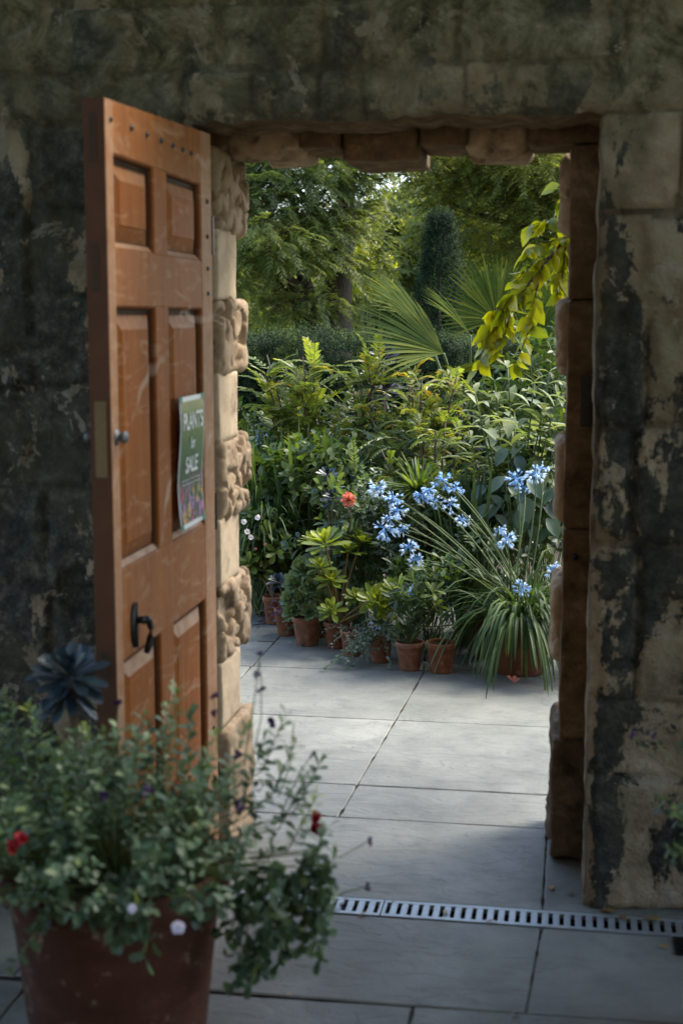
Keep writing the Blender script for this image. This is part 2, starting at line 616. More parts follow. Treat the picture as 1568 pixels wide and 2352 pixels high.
G_SILVER = leafmat('silver_velvet_leaf', [(0, (.06, .095, .055)), (.5, (.135, .175, .095)), (1, (.27, .29, .15))], .28, rough=.6, spec=.3)
G_BIGLEAF = leafmat('broad_blue_green_leaf', [(0, (.035, .07, .05)), (.5, (.07, .115, .08)), (1, (.12, .17, .11))], .2)
G_GREY = leafmat('grey_trailing_leaf', [(0, (.08, .12, .10)), (.5, (.15, .20, .165)), (1, (.25, .29, .24))], .15, rough=.7, spec=.2)
G_AEON = leafmat('pale_green_rosette', [(0, (.07, .12, .06)), (.5, (.14, .20, .10)), (1, (.23, .28, .14))], .22, rough=.4)
G_LIME = leafmat('lime_succulent_leaf', [(0, (.05, .09, .014)), (.5, (.13, .18, .025)), (1, (.28, .31, .05))], .35, rough=.38)
G_BLACKAE = leafmat('near_black_rosette', [(0, (.008, .009, .013)), (.5, (.018, .018, .024)), (1, (.045, .035, .04))], 0, rough=.42, spec=.35)
G_BLUEAE = leafmat('blue_black_rosette', [(0, (.007, .012, .017)), (.5, (.022, .042, .056)), (1, (.07, .11, .135))], 0, rough=.36, spec=.5)
G_BRANCH = leafmat('yellow_green_leaf', [(0, (.09, .14, .012)), (.4, (.24, .28, .016)), (1, (.46, .45, .03))], .55, tcol=(1.9, 1.7, .35), rough=.3, spec=.7)
G_POT = leafmat('grey_green_bedding_leaf', [(0, (.014, .038, .021)), (.5, (.052, .098, .055)), (.85, (.13, .185, .088)), (1, (.26, .31, .06))], .25, rough=.5)
G_BLUEFL = leafmat('agapanthus_blue_petal', [(0, (.16, .38, .72)), (.45, (.36, .59, .85)), (1, (.78, .87, .95))], .3, tcol=(1.1, 1.1, 1.1), rough=.5)
G_WHITEFL = leafmat('white_petal', [(0, (.6, .55, .55)), (1, (.85, .82, .8))], .3, tcol=(1, 1, 1))
G_PINKFL = leafmat('pink_petal', [(0, (.6, .2, .22)), (1, (.8, .42, .42))], .3, tcol=(1, 1, 1))
G_CORAL = leafmat('coral_petal', [(0, (.62, .12, .08)), (1, (.90, .36, .26))], .3, tcol=(1, 1, 1))
G_RED = leafmat('dark_red_petal', [(0, (.14, .004, .012)), (1, (.36, .012, .025))], .2, tcol=(1, 1, 1))
G_PURPLE = leafmat('purple_petal', [(0, (.025, .01, .05)), (1, (.09, .035, .16))], .2, tcol=(1, 1, 1))
G_LILAC = leafmat('lilac_white_petal', [(0, (.5, .5, .72)), (1, (.75, .75, .9))], .25, tcol=(1, 1, 1))
G_DEAD = leafmat('dead_leaf', [(0, (.09, .045, .016)), (.5, (.22, .13, .04)), (1, (.34, .24, .07))], .1)

# ------------------------------------------------------------------ ground and paving
g = MB()
g.add([(-600, -300, -.06), (600, -300, -.06), (600, 900, -.06), (-600, 900, -.06)], [(0, 1, 2, 3)])
o = g.build('ground', M_GRASSY)
o['kind'] = 'structure'
g = MB()
xs, ys = np.meshgrid(np.linspace(-6, 5, 90), np.linspace(2.6, 7.5, 60), indexing='ij')
zz = -.045 + .05 * sstep(3.0, 4.2, ys) + .03 * fbm(np.stack([xs * 2, ys * 2, xs * 0], -1), 3)
g.grid(np.stack([xs, ys, zz], -1))
o = g.build('flower_bed_soil', M_SOIL, smooth=True)
o['kind'] = 'structure'

pv = MB()
GAP = .0032


def slab(c4, tn=None):
    """c4: four ground corners anticlockwise"""
    c = np.array(c4, float)
    m = c.mean(0)
    e = c - m
    tn = rng.uniform(0, 1) if tn is None else tn
    dz = rng.uniform(-.0012, .0012)
    def ring(inset, z):
        k = 1 - inset / np.abs(e).max(0)
        return np.concatenate([m + e * k, np.full((4, 1), z)], 1)
    K = 26                                                     # points per side: the arrises are slightly chipped
    def chip(P):
        Q = np.concatenate([P[k] + (P[(k + 1) % 4] - P[k]) * np.linspace(0, 1, K, endpoint=False)[:, None] for k in range(4)])
        n_ = .0030 * vnoise(np.stack([Q[:, 0] * 16, Q[:, 1] * 16, Q[:, 0] * 0], -1), 3) + .0028 * vnoise(np.stack([Q[:, 0] * 45, Q[:, 1] * 45, Q[:, 0] * 0], -1), 5)
        u_ = nrm(np.concatenate([m, [0]]) - np.concatenate([Q[:, :2], np.zeros((len(Q), 1))], 1))
        return Q + u_ * np.maximum(n_, -.001)[:, None]
    a, b, d = chip(ring(GAP / 2 + .004, dz)), chip(ring(GAP / 2, -.004 + dz)), ring(GAP / 2, -.05)
    n4 = 4 * K
    V = np.concatenate([a, b, [[m[0], m[1], dz]]])
    i_ = np.arange(n4)
    j_ = (i_ + 1) % n4
    pv.add(V, np.stack([i_ + n4, j_ + n4, j_, i_], 1), np.stack([i_, j_, np.full(n4, 2 * n4)], 1), tone=tn)


def vx(y):
    return -.7816 + .0383 * y        # the long joint that runs into the garden


rows = [.565, .88, 1.672, 2.435, 3.25, 4.1]
for a, b in zip(rows[:-1], rows[1:]):
    sh = rng.uniform(-.3, .3)
    if a < 2.4:
        xsL = [-4.2, -3.1, -2.25, -1.47]
        xsR = [.35 + sh * .3, 1.2, 2.2, 3.4]
    else:
        xsL = [-4.2, -3.2, -2.3, -1.465]
        xsR = [.2, 1.3, 2.4, 3.4]
    mid = lambda y: vx(y) if y < 3 else vx(y) - .1
    edges = [(lambda y, x=x: x) for x in xsL] + [mid] + [(lambda y, x=x: x) for x in xsR]
    for i in range(len(edges) - 1):
        slab([(edges[i](a), a), (edges[i + 1](a), a), (edges[i + 1](b), b), (edges[i](b), b)])
# the big riven doorstep slab, then slabs outside the wall
slab([(-1.3, -.055), (-.106, -.055), (-.104, .565), (-1.3, .565)], .25)
slab([(-.106, -.055), (.9, -.055), (.9, .565), (-.104, .565)], .9)
slab([(.9, -.055), (3.4, -.055), (3.4, .565), (.9, .565)])
slab([(-4.2, -.055), (-1.3, -.055), (-1.3, .565), (-4.2, .565)])
slab([(-1.35, -.64), (-.13, -.635), (-.106, -.165), (-1.35, -.165)], .35)
slab([(-.13, -.635), (.95, -.60), (.95, -.165), (-.106, -.165)], .75)
slab([(.95, -.6), (2.1, -.58), (2.1, -.165), (.95, -.165)])
slab([(2.1, -.58), (3.4, -.56), (3.4, -.165), (2.1, -.165)])
slab([(-2.5, -.66), (-1.35, -.64), (-1.35, -.165), (-2.5, -.165)])
slab([(-4.2, -.68), (-2.5, -.66), (-2.5, -.165), (-4.2, -.165)])
for k, (ya, yb) in enumerate([(-1.4, -.645), (-2.1, -1.4), (-2.9, -2.1), (-3.7, -2.9), (-4.6, -3.7)]):
    xx = np.array([-4.2, -3.0, -2.2, -1.3, -.386, .62, 1.5, 2.4, 3.4]) + (k % 2) * .35
    for i in range(8):
        t0 = lambda x: yb + (.024 * (x + .6) if k == 0 else 0)
        slab([(xx[i], ya), (xx[i + 1], ya), (xx[i + 1], t0(xx[i + 1])), (xx[i], t0(xx[i]))])
o = pv.build('paving', M_SLAB)
o['kind'] = 'structure'
g = MB()
g.add([(-4.3, -4.7, -.012), (3.8, -4.7, -.012), (3.8, 4.1, -.012), (-4.3, 4.1, -.012)], [(0, 1, 2, 3)])
# leave a slot for the channel: four strips instead of one sheet
g = MB()
for y0, y1 in ((-4.7, -.163), (-.057, 4.1)):
    g.add([(-4.3, y0, -.009), (3.8, y0, -.009), (3.8, y1, -.009), (-4.3, y1, -.009)], [(0, 1, 2, 3)])
o = g.build('paving_bed', M_JOINT)
o['kind'] = 'structure'

# ------------------------------------------------------------------ stone wall
X0, X1, ZT = -3.2, 2.4, 3.1
OL, OR_, OT = -1.07, 0.0, 2.076
wr = np.random.default_rng(21)


def brows(edges, x0, x1, wmin, wmax, fixed=None):
    out = []
    for a, b in zip(edges[:-1], edges[1:]):
        x = x0
        while x < x1 - .02:
            w_ = wr.uniform(wmin, wmax)
            nx = x + w_
            if nx > x1 - .12:
                nx = x1
            out.append((x, nx, a, b))
            x = nx
    return out


blocks = []
blocks += [(0.0, .47, .0, .357), (.47, 1.1, 0, .357), (1.1, 1.9, 0, .357), (1.9, 2.4, 0, .357)]
for a, b, j in ((.357, .57, [.30, .72, 1.3, 1.9]), (.57, .985, [.118, .42, 1.0, 1.5]), (.985, 1.29, [.10, .38, .8, 1.4, 2.0]), (1.29, 1.61, [.125, .5, .95, 1.6]), (1.61, 1.83, [.33, .8, 1.5]), (1.83, 2.076, [.20, .62, 1.2, 1.8])):
    e = [0.0] + j + [2.4]
    blocks += [(p_, q_, a, b) for p_, q_ in zip(e[:-1], e[1:])]
for a, b, j in ((2.076, 2.205, [-2.6, -1.9, -1.36, -1.085, -.90, -.72, -.60, -.34, -.12, .3, .9, 1.5]), (2.205, 2.37, [-2.4, -1.75, -1.2, -.98, -.70, -.36, .05, .6, 1.2, 1.9]), (2.37, 2.6, [-2.7, -2, -1.4, -.9, -.5, 0, .5, 1.1]), (2.6, 2.85, [-2.4, -1.6, -1.1, -.5, .2, .8, 1.6]), (2.85, 3.1, [-2.6, -1.9, -1.2, -.6, 0, .7, 1.5])):
    e = [X0] + j + [X1]
    blocks += [(p_, q_, a, b) for p_, q_ in zip(e[:-1], e[1:])]
blocks += brows([0, .30, .58, .82, 1.10, 1.38, 1.62, 1.86, 2.076], X0, OL, .25, .6)


def wall_y(x, z):
    """outer-face depth (negative = towards the viewer) and per-stone tone"""
    x = np.asarray(x, float)
    z = np.asarray(z, float)
    P = np.stack([x, x * 0, z], -1)
    wob = .006 * vnoise(P * 22, 4) + .009 * vnoise(P * 6, 6)
    y = np.zeros_like(x)
    tn = np.full_like(x, .5)
    r2 = np.random.default_rng(5)
    for (x0, x1, z0, z1) in blocks:
        off, tone_, tx, tz = r2.uniform(-.005, .007), r2.uniform(0, 1), r2.uniform(-.02, .02), r2.uniform(-.02, .02)
        if z1 < .36:
            off = .022
            tone_ = .85
        m = (x >= x0 - 1e-9) & (x <= x1 + 1e-9) & (z >= z0 - 1e-9) & (z <= z1 + 1e-9)
        e = np.minimum(np.minimum(x - x0, x1 - x), np.minimum(z - z0, z1 - z)) + wob
        jd = .016 if (x0 >= -.05 and z1 < 2.1) else .012
        yy = -off + jd * (1 - sstep(.0, .017, e)) + tx * (x - (x0 + x1) / 2) + tz * (z - (z0 + z1) / 2)
        y = np.where(m, yy, y)
        tn = np.where(m, np.where(e < .0075, 1.0 if jd > .014 else .93, tone_ * .8), tn)
    y = y + .007 * fbm(P * 7, 11, 5) + .010 * vnoise(P * 3.2, 17)
    # worn spalls
    y = y + .014 * sstep(.25, .5, fbm(P * 5, 31, 4))
    # arrises at the opening are rubbed round
    de = np.where((z < OT + .0), np.where(x > -.5, x - OR_, OL - x), 9)
    de = np.where((x > OL - .02) & (x < OR_ + .02), np.minimum(np.where(z >= OT - 1e-6, z - OT, 9), np.where(de >= -1e-6, de, 9)), de)
    y = y + .02 * (1 - sstep(0, .03 + .012 * vnoise(P * 14, 41), de))
    return y, tn


def ragged(x, z):
    """the edges of the opening wander"""
    x, z = np.asarray(x, float), np.asarray(z, float)
    o = np.zeros_like(x)
    inx = sstep(OL - .03, OL + .03, x) * (1 - sstep(OR_ - .03, OR_ + .03, x))
    dz = (.005 * vnoise(np.stack([x * 7, o, o], -1), 71) + .006 * vnoise(np.stack([x * 34, o, o], -1), 72)) * np.exp(-((z - OT) / .035) ** 2) * inx
    inz = 1 - sstep(OT - .08, OT, z)
    dx = (.003 * vnoise(np.stack([o, o, z * 6], -1), 73) + .003 * vnoise(np.stack([o, o, z * 19], -1), 74)) * (np.exp(-((x - OR_) / .035) ** 2) + np.exp(-((x - OL) / .035) ** 2)) * inz * sstep(.0, .05, z)
    return x + dx, z + dz


ST = .011
xs = np.unique(np.concatenate([np.arange(X0, -1.95, .025), np.arange(-1.95, OL, ST), np.linspace(OL, OR_, 98), np.arange(OR_, .7, ST), np.arange(.7, X1 + .01, .025)]))
zs = np.unique(np.concatenate([np.arange(0, OT, ST), np.arange(OT, 2.75, ST), np.arange(2.75, ZT + .01, .025)]))
GX, GZ = np.meshgrid(xs, zs, indexing='ij')
GY, GT = wall_y(GX, GZ)
wm = MB()
idx = np.arange(GX.size).reshape(GX.shape)
cx = (GX[:-1, :-1] + GX[1:, 1:]) / 2
cz = (GZ[:-1, :-1] + GZ[1:, 1:]) / 2
keep = ~((cx > OL) & (cx < OR_) & (cz < OT))
q = np.stack([idx[:-1, :-1], idx[1:, :-1], idx[1:, 1:], idx[:-1, 1:]], -1)[keep]
RX, RZ = ragged(GX, GZ)
wm.add(np.stack([RX, GY, RZ], -1).reshape(-1, 3), q, tone=GT.reshape(-1))
wall = empty('stone_wall', (0, 0, 0), 'old weathered sandstone garden wall with black and green crust around the open doorway', 'wall')
wm.build('masonry', M_WALL, wall, smooth=True)


def reveal(line, y1, seed, amp, tn=.5, nrml=(1, 0, 0)):
    """strip from the wall face back into the opening along a polyline of (x,z)"""
    line = np.array(line, float)
    yf, _ = wall_y(line[:, 0], line[:, 1])
    lx, lz = ragged(line[:, 0], line[:, 1])
    line = np.stack([lx, lz], -1)
    k = np.linspace(0, 1, 22)
    Y = yf[:, None] * (1 - k) + y1 * k
    X = np.repeat(line[:, :1], 22, 1)
    Z = np.repeat(line[:, 1:], 22, 1)
    P = np.stack([X, Y, Z], -1)
    f = fbm(P * 8, seed, 4) * amp * np.minimum(1, k * 6)[None, :]
    return P + f[..., None] * np.array(nrml)


zl = np.arange(0, OT + .001, .012)
zl[-1] = OT
rv = MB()
rv.grid(reveal(np.stack([np.full_like(zl, OR_), zl], -1), .275, 51, .006))
rv.grid(reveal(np.stack([np.full_like(zl, OL), zl], -1), .20, 53, .006, nrml=(-1, 0, 0)), flip=True)
rv.build('outer_reveal', M_WALL, wall, smooth=True)
xl = np.arange(OL, OR_ + .001, .012)
xl[-1] = OR_
rv = MB()
rv.grid(reveal(np.stack([xl, np.full_like(xl, OT)], -1), .275, 57, .006, nrml=(0, 0, 1)), flip=True)
rv.build('outer_soffit', M_OCHRE, wall, smooth=True)
# the core of the wall (ends 4 mm behind the outer skin)
cr = MB()
cr.box(X0, OL - .05, .06, .46, 0, ZT)
cr.box(OR_ + .03, X1, .06, .46, 0, ZT)
cr.box(OL - .05, OR_ + .03, .06, .46, OT + .05, ZT)
cr.build('wall_core', M_OCHRE, wall)
cp = MB()
cp.box(X0 - .05, X1 + .05, -.06, .52, ZT + .003, ZT + .09)
cp.build('coping', M_WALL, wall, bevel=.012)


def rough_box(mb, lo, hi, seed, amp=.004, r=.008, step=.014, carve=0.0, spacing=.05, crad=.036, tn=.5):
    lo, hi = np.array(lo, float), np.array(hi, float)
    sz = hi - lo
    faces = []
    for ax in range(3):
        a, b = [k for k in range(3) if k != ax]
        na, nb = max(2, int(sz[a] / step)), max(2, int(sz[b] / step))
        A, B = np.meshgrid(np.linspace(lo[a], hi[a], na + 1), np.linspace(lo[b], hi[b], nb + 1), indexing='ij')
        for side in (0, 1):
            P = np.zeros(A.shape + (3,))
            P[..., a], P[..., b], P[..., ax] = A, B, (hi if side else lo)[ax]
            flip = (side == 0) != (ax == 1)
            faces.append((P, flip))
    rr = np.random.default_rng(seed)
    if carve:
        n = int((sz[0] * sz[1] + sz[1] * sz[2] + sz[0] * sz[2]) * 2 / spacing ** 2 * 1.0)
        pts = lo + rr.random((n, 3)) * sz
        ax = rr.integers(0, 3, n)
        sd2 = rr.integers(0, 2, n)
        pts[np.arange(n), ax] = np.where(sd2 == 1, hi[ax], lo[ax])
        pts += rr.normal(0, .006, pts.shape)
        sc = rr.uniform(.75, 1.35, n)
        st = nrm(rr.normal(size=(n, 3)))
    for P, flip in faces:
        c = np.clip(P, lo + r, hi - r)
        d = P - c
        N = nrm(d)
        Q = c + N * r
        S = Q.reshape(-1, 3)
        Nn = N.reshape(-1, 3)
        disp = amp * fbm(S * 12, seed, 4)
        if carve:
            S2 = S + .008 * np.stack([vnoise(S * 25, 1), vnoise(S * 25, 2), vnoise(S * 25, 3)], -1)
            dv = S2[:, None] - pts[None]
            al = np.abs((dv * st[None]).sum(-1))
            D2 = (dv ** 2).sum(-1) - .74 * al ** 2          # elongated knobs
            D_ = np.sqrt(np.maximum(D2, 0)) / (crad * sc)[None]
            f1 = D_.min(1)
            disp = disp + carve * (1 - sstep(.60, 1.04, f1)) * (.85 + .3 * vnoise(S * 18, 9)) - carve * .45 + .0008 * fbm(S * 60, 5, 3)
        S = S + Nn * disp[:, None]
        mb.grid(S.reshape(P.shape), tone=tn, flip=flip)


# rebated inner jambs, plain stones and carved (vermiculated) stones by turns, each stone its own part
zc = [0.0, .375, .575, .795, .995, 1.212, 1.412, 1.614, 1.815, 2.03]
for i in range(len(zc) - 1):
    z0, z1 = zc[i] + .002, zc[i + 1] - .002
    carved = i in (2, 4, 6, 8)
    b = MB()
    if i == 0:
        rough_box(b, (-1.22, .20, z0), (-1.018, .52, z1), 100, .012, .014, .010)
        b.build('plinth_stone', M_CARVE, wall, smooth=True, weld=True)
        b = MB()
        rough_box(b, (-.097, .29, z0), (.17, .66, z1), 101, .016, .016, .010)
        b.build('plinth_stone', M_PLINTH, wall, smooth=True, weld=True)
        continue
    if carved:
        rough_box(b, (-1.20, .215, z0), (-1.043, .55, z1), 110 + i, .002, .014, .005, .032, .035, .0245)
        b.build('carved_quoin', M_CARVE, wall, smooth=True, weld=True)
        b = MB()
        rough_box(b, (-.094, .40, z0), (.17, .68, z1), 140 + i, .003, .02, .008, .032, .040, .027)
        b.build('carved_quoin', M_CARVE, wall, smooth=True, weld=True)
    else:
        rough_box(b, (-1.22, .20, z0), (-1.04, .43, z1), 170 + i, .003, .004)
        b.build('plain_quoin', M_PALE, wall, smooth=True, weld=True)
        b = MB()
        rough_box(b, (-.075, .40, z0), (.17, .62, z1), 190 + i, .003, .008)
        b.build('plain_quoin', M_CARVE, wall, smooth=True, weld=True)
# right door stop (front of the inner jamb) in three tall stones
for k, (z0, z1) in enumerate([(.375, .98), (.984, 1.612), (1.616, 2.03)]):
    b = MB()
    rough_box(b, (-.074, .272, z0), (.06, .41, z1), 220 + k, .004, .006)
    b.build('door_stop', M_OCHRE, wall, smooth=True, weld=True)
# inner lintel stones: plain, carved and the keystone
top = [(-1.22, -1.035, 0), (-1.033, -.830, 2), (-.827, -.708, 0), (-.705, -.492, 1), (-.489, -.357, 0), (-.354, -.197, 2), (-.194, .06, 0)]
for k, (x0, x1, kind) in enumerate(top):
    b = MB()
    if kind == 0:
        rough_box(b, (x0, .28, 2.034), (x1, .56, 2.14), 240 + k, .004, .006)
        b.build('lintel_stone', M_OCHRE, wall, smooth=True, weld=True)
    elif kind == 1:
        rough_box(b, (x0, .30, 2.0), (x1, .66, 2.14), 240 + k, .003, .01)
        b.build('keystone', M_OCHRE, wall, smooth=True, weld=True)
    else:
        rough_box(b, (x0, .32, 2.028), (x1, .64, 2.14), 240 + k, .003, .02, .009, .03, .05, .03)
        b.build('carved_lintel_stone', M_CARVE, wall, smooth=True, weld=True)
b = MB()
b.box(-1.07, 0.0, .2755, .45, 2.142, 2.30)
b.build('lintel_backing', M_OCHRE, wall)
# iron strike plate and a bolt keep on the right door stop
b = MB()
b.box(-.034, -.004, .255, .268, 1.27, 1.41)
b.build('strike_plate', M_BLACK, wall, bevel=.002)
b = MB()
b.lathe((0, 0, 0), [(.0005, -.004), (.008, -.004), (.01, 0), (.008, .006), (.0005, .008)], 12)
v = b.v[0]
b.v[0] = np.stack([v[:, 0] - .04, .262 - v[:, 2], v[:, 1] + .905], -1)
b.build('bolt_keep', M_BLACK, wall, smooth=True)

# ------------------------------------------------------------------ door (stands open at right angles to the wall)
DX = -1.0                                  # visible face
door = empty('wooden_door', (DX, 0, 0), 'worn orange brown panelled wooden door standing open against the dark wall', 'door')
DY0, DY1, DZ0, DZ1 = -.866, -.012, .02, 2.04
TH = .046
cols_ = [(-.815, -.525), (-.421, -.115)]
rws = [(.13, .832), (1.028, 1.592), (1.71, 1.905)]


def slope_top(mb):
    """the head of the old door has dropped a little towards its free edge"""
    for v in mb.v:
        m = v[:, 2] > DZ1 - 1e-4
        v[m, 2] = DZ1 + .001 + .033 * v[m, 1] / .866


fr = MB()
fr.box(DX - TH, DX, DY0 + .002, cols_[0][0], DZ0, DZ1)
fr.box(DX - TH, DX, cols_[1][1], DY1, DZ0, DZ1)
slope_top(fr)
fr.build('stile', M_DOOR, door, bevel=.002)
fr = MB()
for z0, z1 in ((DZ0, rws[0][0]), (rws[0][1], rws[1][0]), (rws[1][1], rws[2][0]), (rws[2][1], DZ1)):
    fr.box(DX - TH + .001, DX - .0012, cols_[0][0], cols_[1][1], z0, z1, tone=.12 if z0 > .5 else 0)
slope_top(fr)
fr.build('rail', M_DOOR, door, bevel=.0015)
fr = MB()
for z0, z1 in rws:
    fr.box(DX - TH + .001, DX - .0018, cols_[0][1], cols_[1][0], z0, z1, tone=0.05)
fr.build('mullion', M_DOOR, door, bevel=.0015)
ed = MB()
ed.box(DX - TH, DX - .001, DY0, DY0 + .0018, DZ0, DZ1)
slope_top(ed)
ed.build('closing_edge', M_EDGE, door)
for (y0, y1) in cols_:
    for r_i, (z0, z1) in enumerate(rws):
        pn = MB()
        # sunk field with a raised middle and sloping margins
        def rect(i, x):
            return [(x, y0 + i, z0 + i), (x, y1 - i, z0 + i), (x, y1 - i, z1 - i), (x, y0 + i, z1 - i)]
        lev = [(0, DX - .002), (.004, DX - .005), (.007, DX - .018), (.017, DX - .020), (.019, DX - .018), (.050, DX - .008), (.052, DX - .006)]
        V = np.concatenate([rect(i, x) for i, x in lev])
        q = []
        for k in range(len(lev) - 1):
            for j in range(4):
                jj = (j + 1) % 4
                q.append((4 * k + j, 4 * k + jj, 4 * k + 4 + jj, 4 * k + 4 + j))
        e = 4 * (len(lev) - 1)
        q.append((e, e + 1, e + 2, e + 3))
        pn.add(V, q, tone=np.repeat([0, -.3, -1, -1, -.3, 0, 0], 4))  # groove shadow put into the colour as negative tone
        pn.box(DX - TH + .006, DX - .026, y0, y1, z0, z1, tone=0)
        # lower ledge and head bevel, skylight highlight painted in as pale tone
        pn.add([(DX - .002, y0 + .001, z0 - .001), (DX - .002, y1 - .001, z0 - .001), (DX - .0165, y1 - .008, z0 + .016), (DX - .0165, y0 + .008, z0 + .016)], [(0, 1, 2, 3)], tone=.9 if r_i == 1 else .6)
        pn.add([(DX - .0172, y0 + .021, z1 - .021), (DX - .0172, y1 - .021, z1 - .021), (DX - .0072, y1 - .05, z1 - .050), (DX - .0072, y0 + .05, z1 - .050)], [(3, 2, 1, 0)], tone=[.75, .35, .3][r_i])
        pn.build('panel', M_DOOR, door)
for y in (-.831, -.69, -.578, -.467, -.371, -.285, -.209):
    b = MB()
    b.lathe((0, 0, 0), [(.010, -.001), (.010, .002), (.006, .005), (.0005, .006)], 10)
    v = b.v[0]
    b.v[0] = np.stack([DX + v[:, 2], y + v[:, 0] * .65, 1.970 + v[:, 1] * .65], -1)
    b.build('rivet', M_RIVET, door, smooth=True)
for z in (1.864, 1.775, 1.693, 1.629, .464):
    b = MB()
    b.lathe((0, 0, 0), [(.010, -.001), (.010, .002), (.006, .005), (.0005, .006)], 10)
    v = b.v[0]
    b.v[0] = np.stack([DX + v[:, 2], -.062 + v[:, 0] * .65, z + v[:, 1] * .65], -1)
    b.build('rivet', M_RIVET, door, smooth=True)
b = MB()
b.lathe((0, 0, 0), [(.018, -.001), (.018, .003), (.008, .005), (.008, .010), (.011, .013), (.014, .018), (.011, .024), (.0005, .026)], 18)
v = b.v[0]
b.v[0] = np.stack([DX + v[:, 2], -.836 + v[:, 0], 1.318 + v[:, 1]], -1)
b.build('knob', M_STEEL, door, smooth=True)
b = MB()
b.box(DX - .036, DX - .010, DY0 - .002, DY0 - .0002, 1.235, 1.395)
lockp = b.build('lock_plate', M_BRASS, door, bevel=.0015)
b = MB()
b.lathe((0, 0, 0), [(.012, -.001), (.007, .002), (.007, .006), (.011, .010), (.010, .018), (.0005, .021)], 14)
v = b.v[0]
b.v[0] = np.stack([DX - TH - v[:, 2], -.845 + v[:, 0], 1.318 + v[:, 1]], -1)
b.build('rear_knob', M_STEEL, door, smooth=True)
for z0, z1 in ((1.62, 1.72), (1.88, 1.98), (.80, .86)):
    b = MB()
    b.box(DX - .034, DX - .018, DY0 - .001, DY0 - .0002, z0, z1)
    b.build('edge_plate', M_EDGEP, door)
# drop handle on its back plate
hb = MB()
pl = []
for t in np.linspace(0, 1, 9):
    pl.append((.006 + .016 * math.sin(math.pi * min(1, t * 1.05)) ** .6, t))
prof = np.array(pl)
ZZ = .845 + prof[:, 1] * .10
left = np.stack([np.full(9, DX + .004), -.742 - prof[:, 0], ZZ], -1)
right = np.stack([np.full(9, DX + .004), -.742 + prof[:, 0], ZZ], -1)
midl = np.stack([np.full(9, DX + .010), np.full(9, -.742), ZZ], -1)
hb.grid(np.stack([left * [1, 1, 1] - [.004, 0, 0], left, midl, right, right - [.004, 0, 0]], 1), flip=True)
hd = hb.build('handle', M_BLACK, door, smooth=True)
hb = MB()
hb.tube([(DX + .006, -.742, .905), (DX + .016, -.742, .907), (DX + .026, -.738, .905)], [.009, .008, .010], 10)
hb.tube([(DX + .026, -.740, .908), (DX + .029, -.724, .902), (DX + .030, -.712, .884), (DX + .028, -.712, .862), (DX + .026, -.718, .842), (DX + .022, -.726, .828)], [.0085, .0085, .0075, .008, .009, .006], 10)
hb.build('lever', M_BLACK, hd, smooth=True)
for z in (.3, 1.05, 1.78):
    b = MB()
    b.tube([(DX - .004, -.006, z - .05), (DX - .004, -.006, z + .05)], .008, 10)
    b.box(DX - .03, DX - .006, -.010, .0, z - .05, z + .05)
    b.build('hinge', M_BLACK, door, smooth=False)

# ------------------------------------------------------------------ poster taped to the door
PY0, PY1, PZ0, PZ1 = -.398, -.176, 1.052, 1.376


def sheet_x(y, z):
    u = (z - PZ0) / (PZ1 - PZ0)
    return DX + .012 + .0045 * np.sin(u * 6.6 + 2.6) * (1 - .3 * (y - PY0) / (PY1 - PY0)) + .0006 * np.sin(y * 30)


def m_poster():
    m, t, p = newmat('garden_poster_print')
    v = coords(t)
    sep = nd(t, 'ShaderNodeSeparateXYZ')
    t.links.new(nd(t, 'ShaderNodeTexCoord').outputs['Object'], sep.inputs[0])
    n = noise(t, v, 22, 5, .6, .5)
    hz = nd(t, 'ShaderNodeMapRange')
    hz.inputs['From Min'].default_value = 0
    hz.inputs['From Max'].default_value = .33
    t.links.new(sep.outputs[2], hz.inputs[0])
    hn = mth(t, 'ADD', hz.outputs[0], mth(t, 'MULTIPLY', mth(t, 'SUBTRACT', n, .5), .5))
    c = ramp(t, hn, [(.05, (.03, .06, .03)), (.35, (.025, .07, .03)), (.6, (.06, .13, .035)), (.85, (.15, .18, .05)), (1, (.26, .25, .12))])
    fl = ramp(t, noise(t, v, 48, 3, .6), [(.47, 0.0), (.54, 1.0)])
    low = nd(t, 'ShaderNodeMapRange')
    low.inputs['From Min'].default_value = .15
    low.inputs['From Max'].default_value = .06
    t.links.new(sep.outputs[2], low.inputs[0])
    pk = ramp(t, noise(t, v, 18, 2), [(.38, (.55, .05, .16)), (.5, (.36, .16, .5)), (.62, (.7, .35, .08))])
    c = mixc(t, mth(t, 'MULTIPLY', fl, low.outputs[0]), c, pk)
    t.links.new(c, p.inputs['Base Color'])
    p.inputs['Roughness'].default_value = .25
    return m


poster = empty('poster', (DX, PY0, PZ0), 'curling garden poster with white capital lettering taped to the orange door', 'poster')


def psheet(y0, y1, z0, z1, off, a=14, b=24):
    Y, Z = np.meshgrid(np.linspace(y0, y1, a), np.linspace(z0, z1, b), indexing='ij')
    return np.stack([sheet_x(Y, Z) + off, Y, Z], -1)


b = MB()
b.grid(psheet(PY0, PY1, PZ0, PZ1, 0))
b.build('paper', plain('poster_paper', (.75, .76, .74), .4, var=.04), poster, smooth=True)
b = MB()
b.grid(psheet(PY0 + .008, PY1 - .008, PZ0 + .012, PZ1 - .012, .0012))
b.build('print', m_poster(), poster, smooth=True)


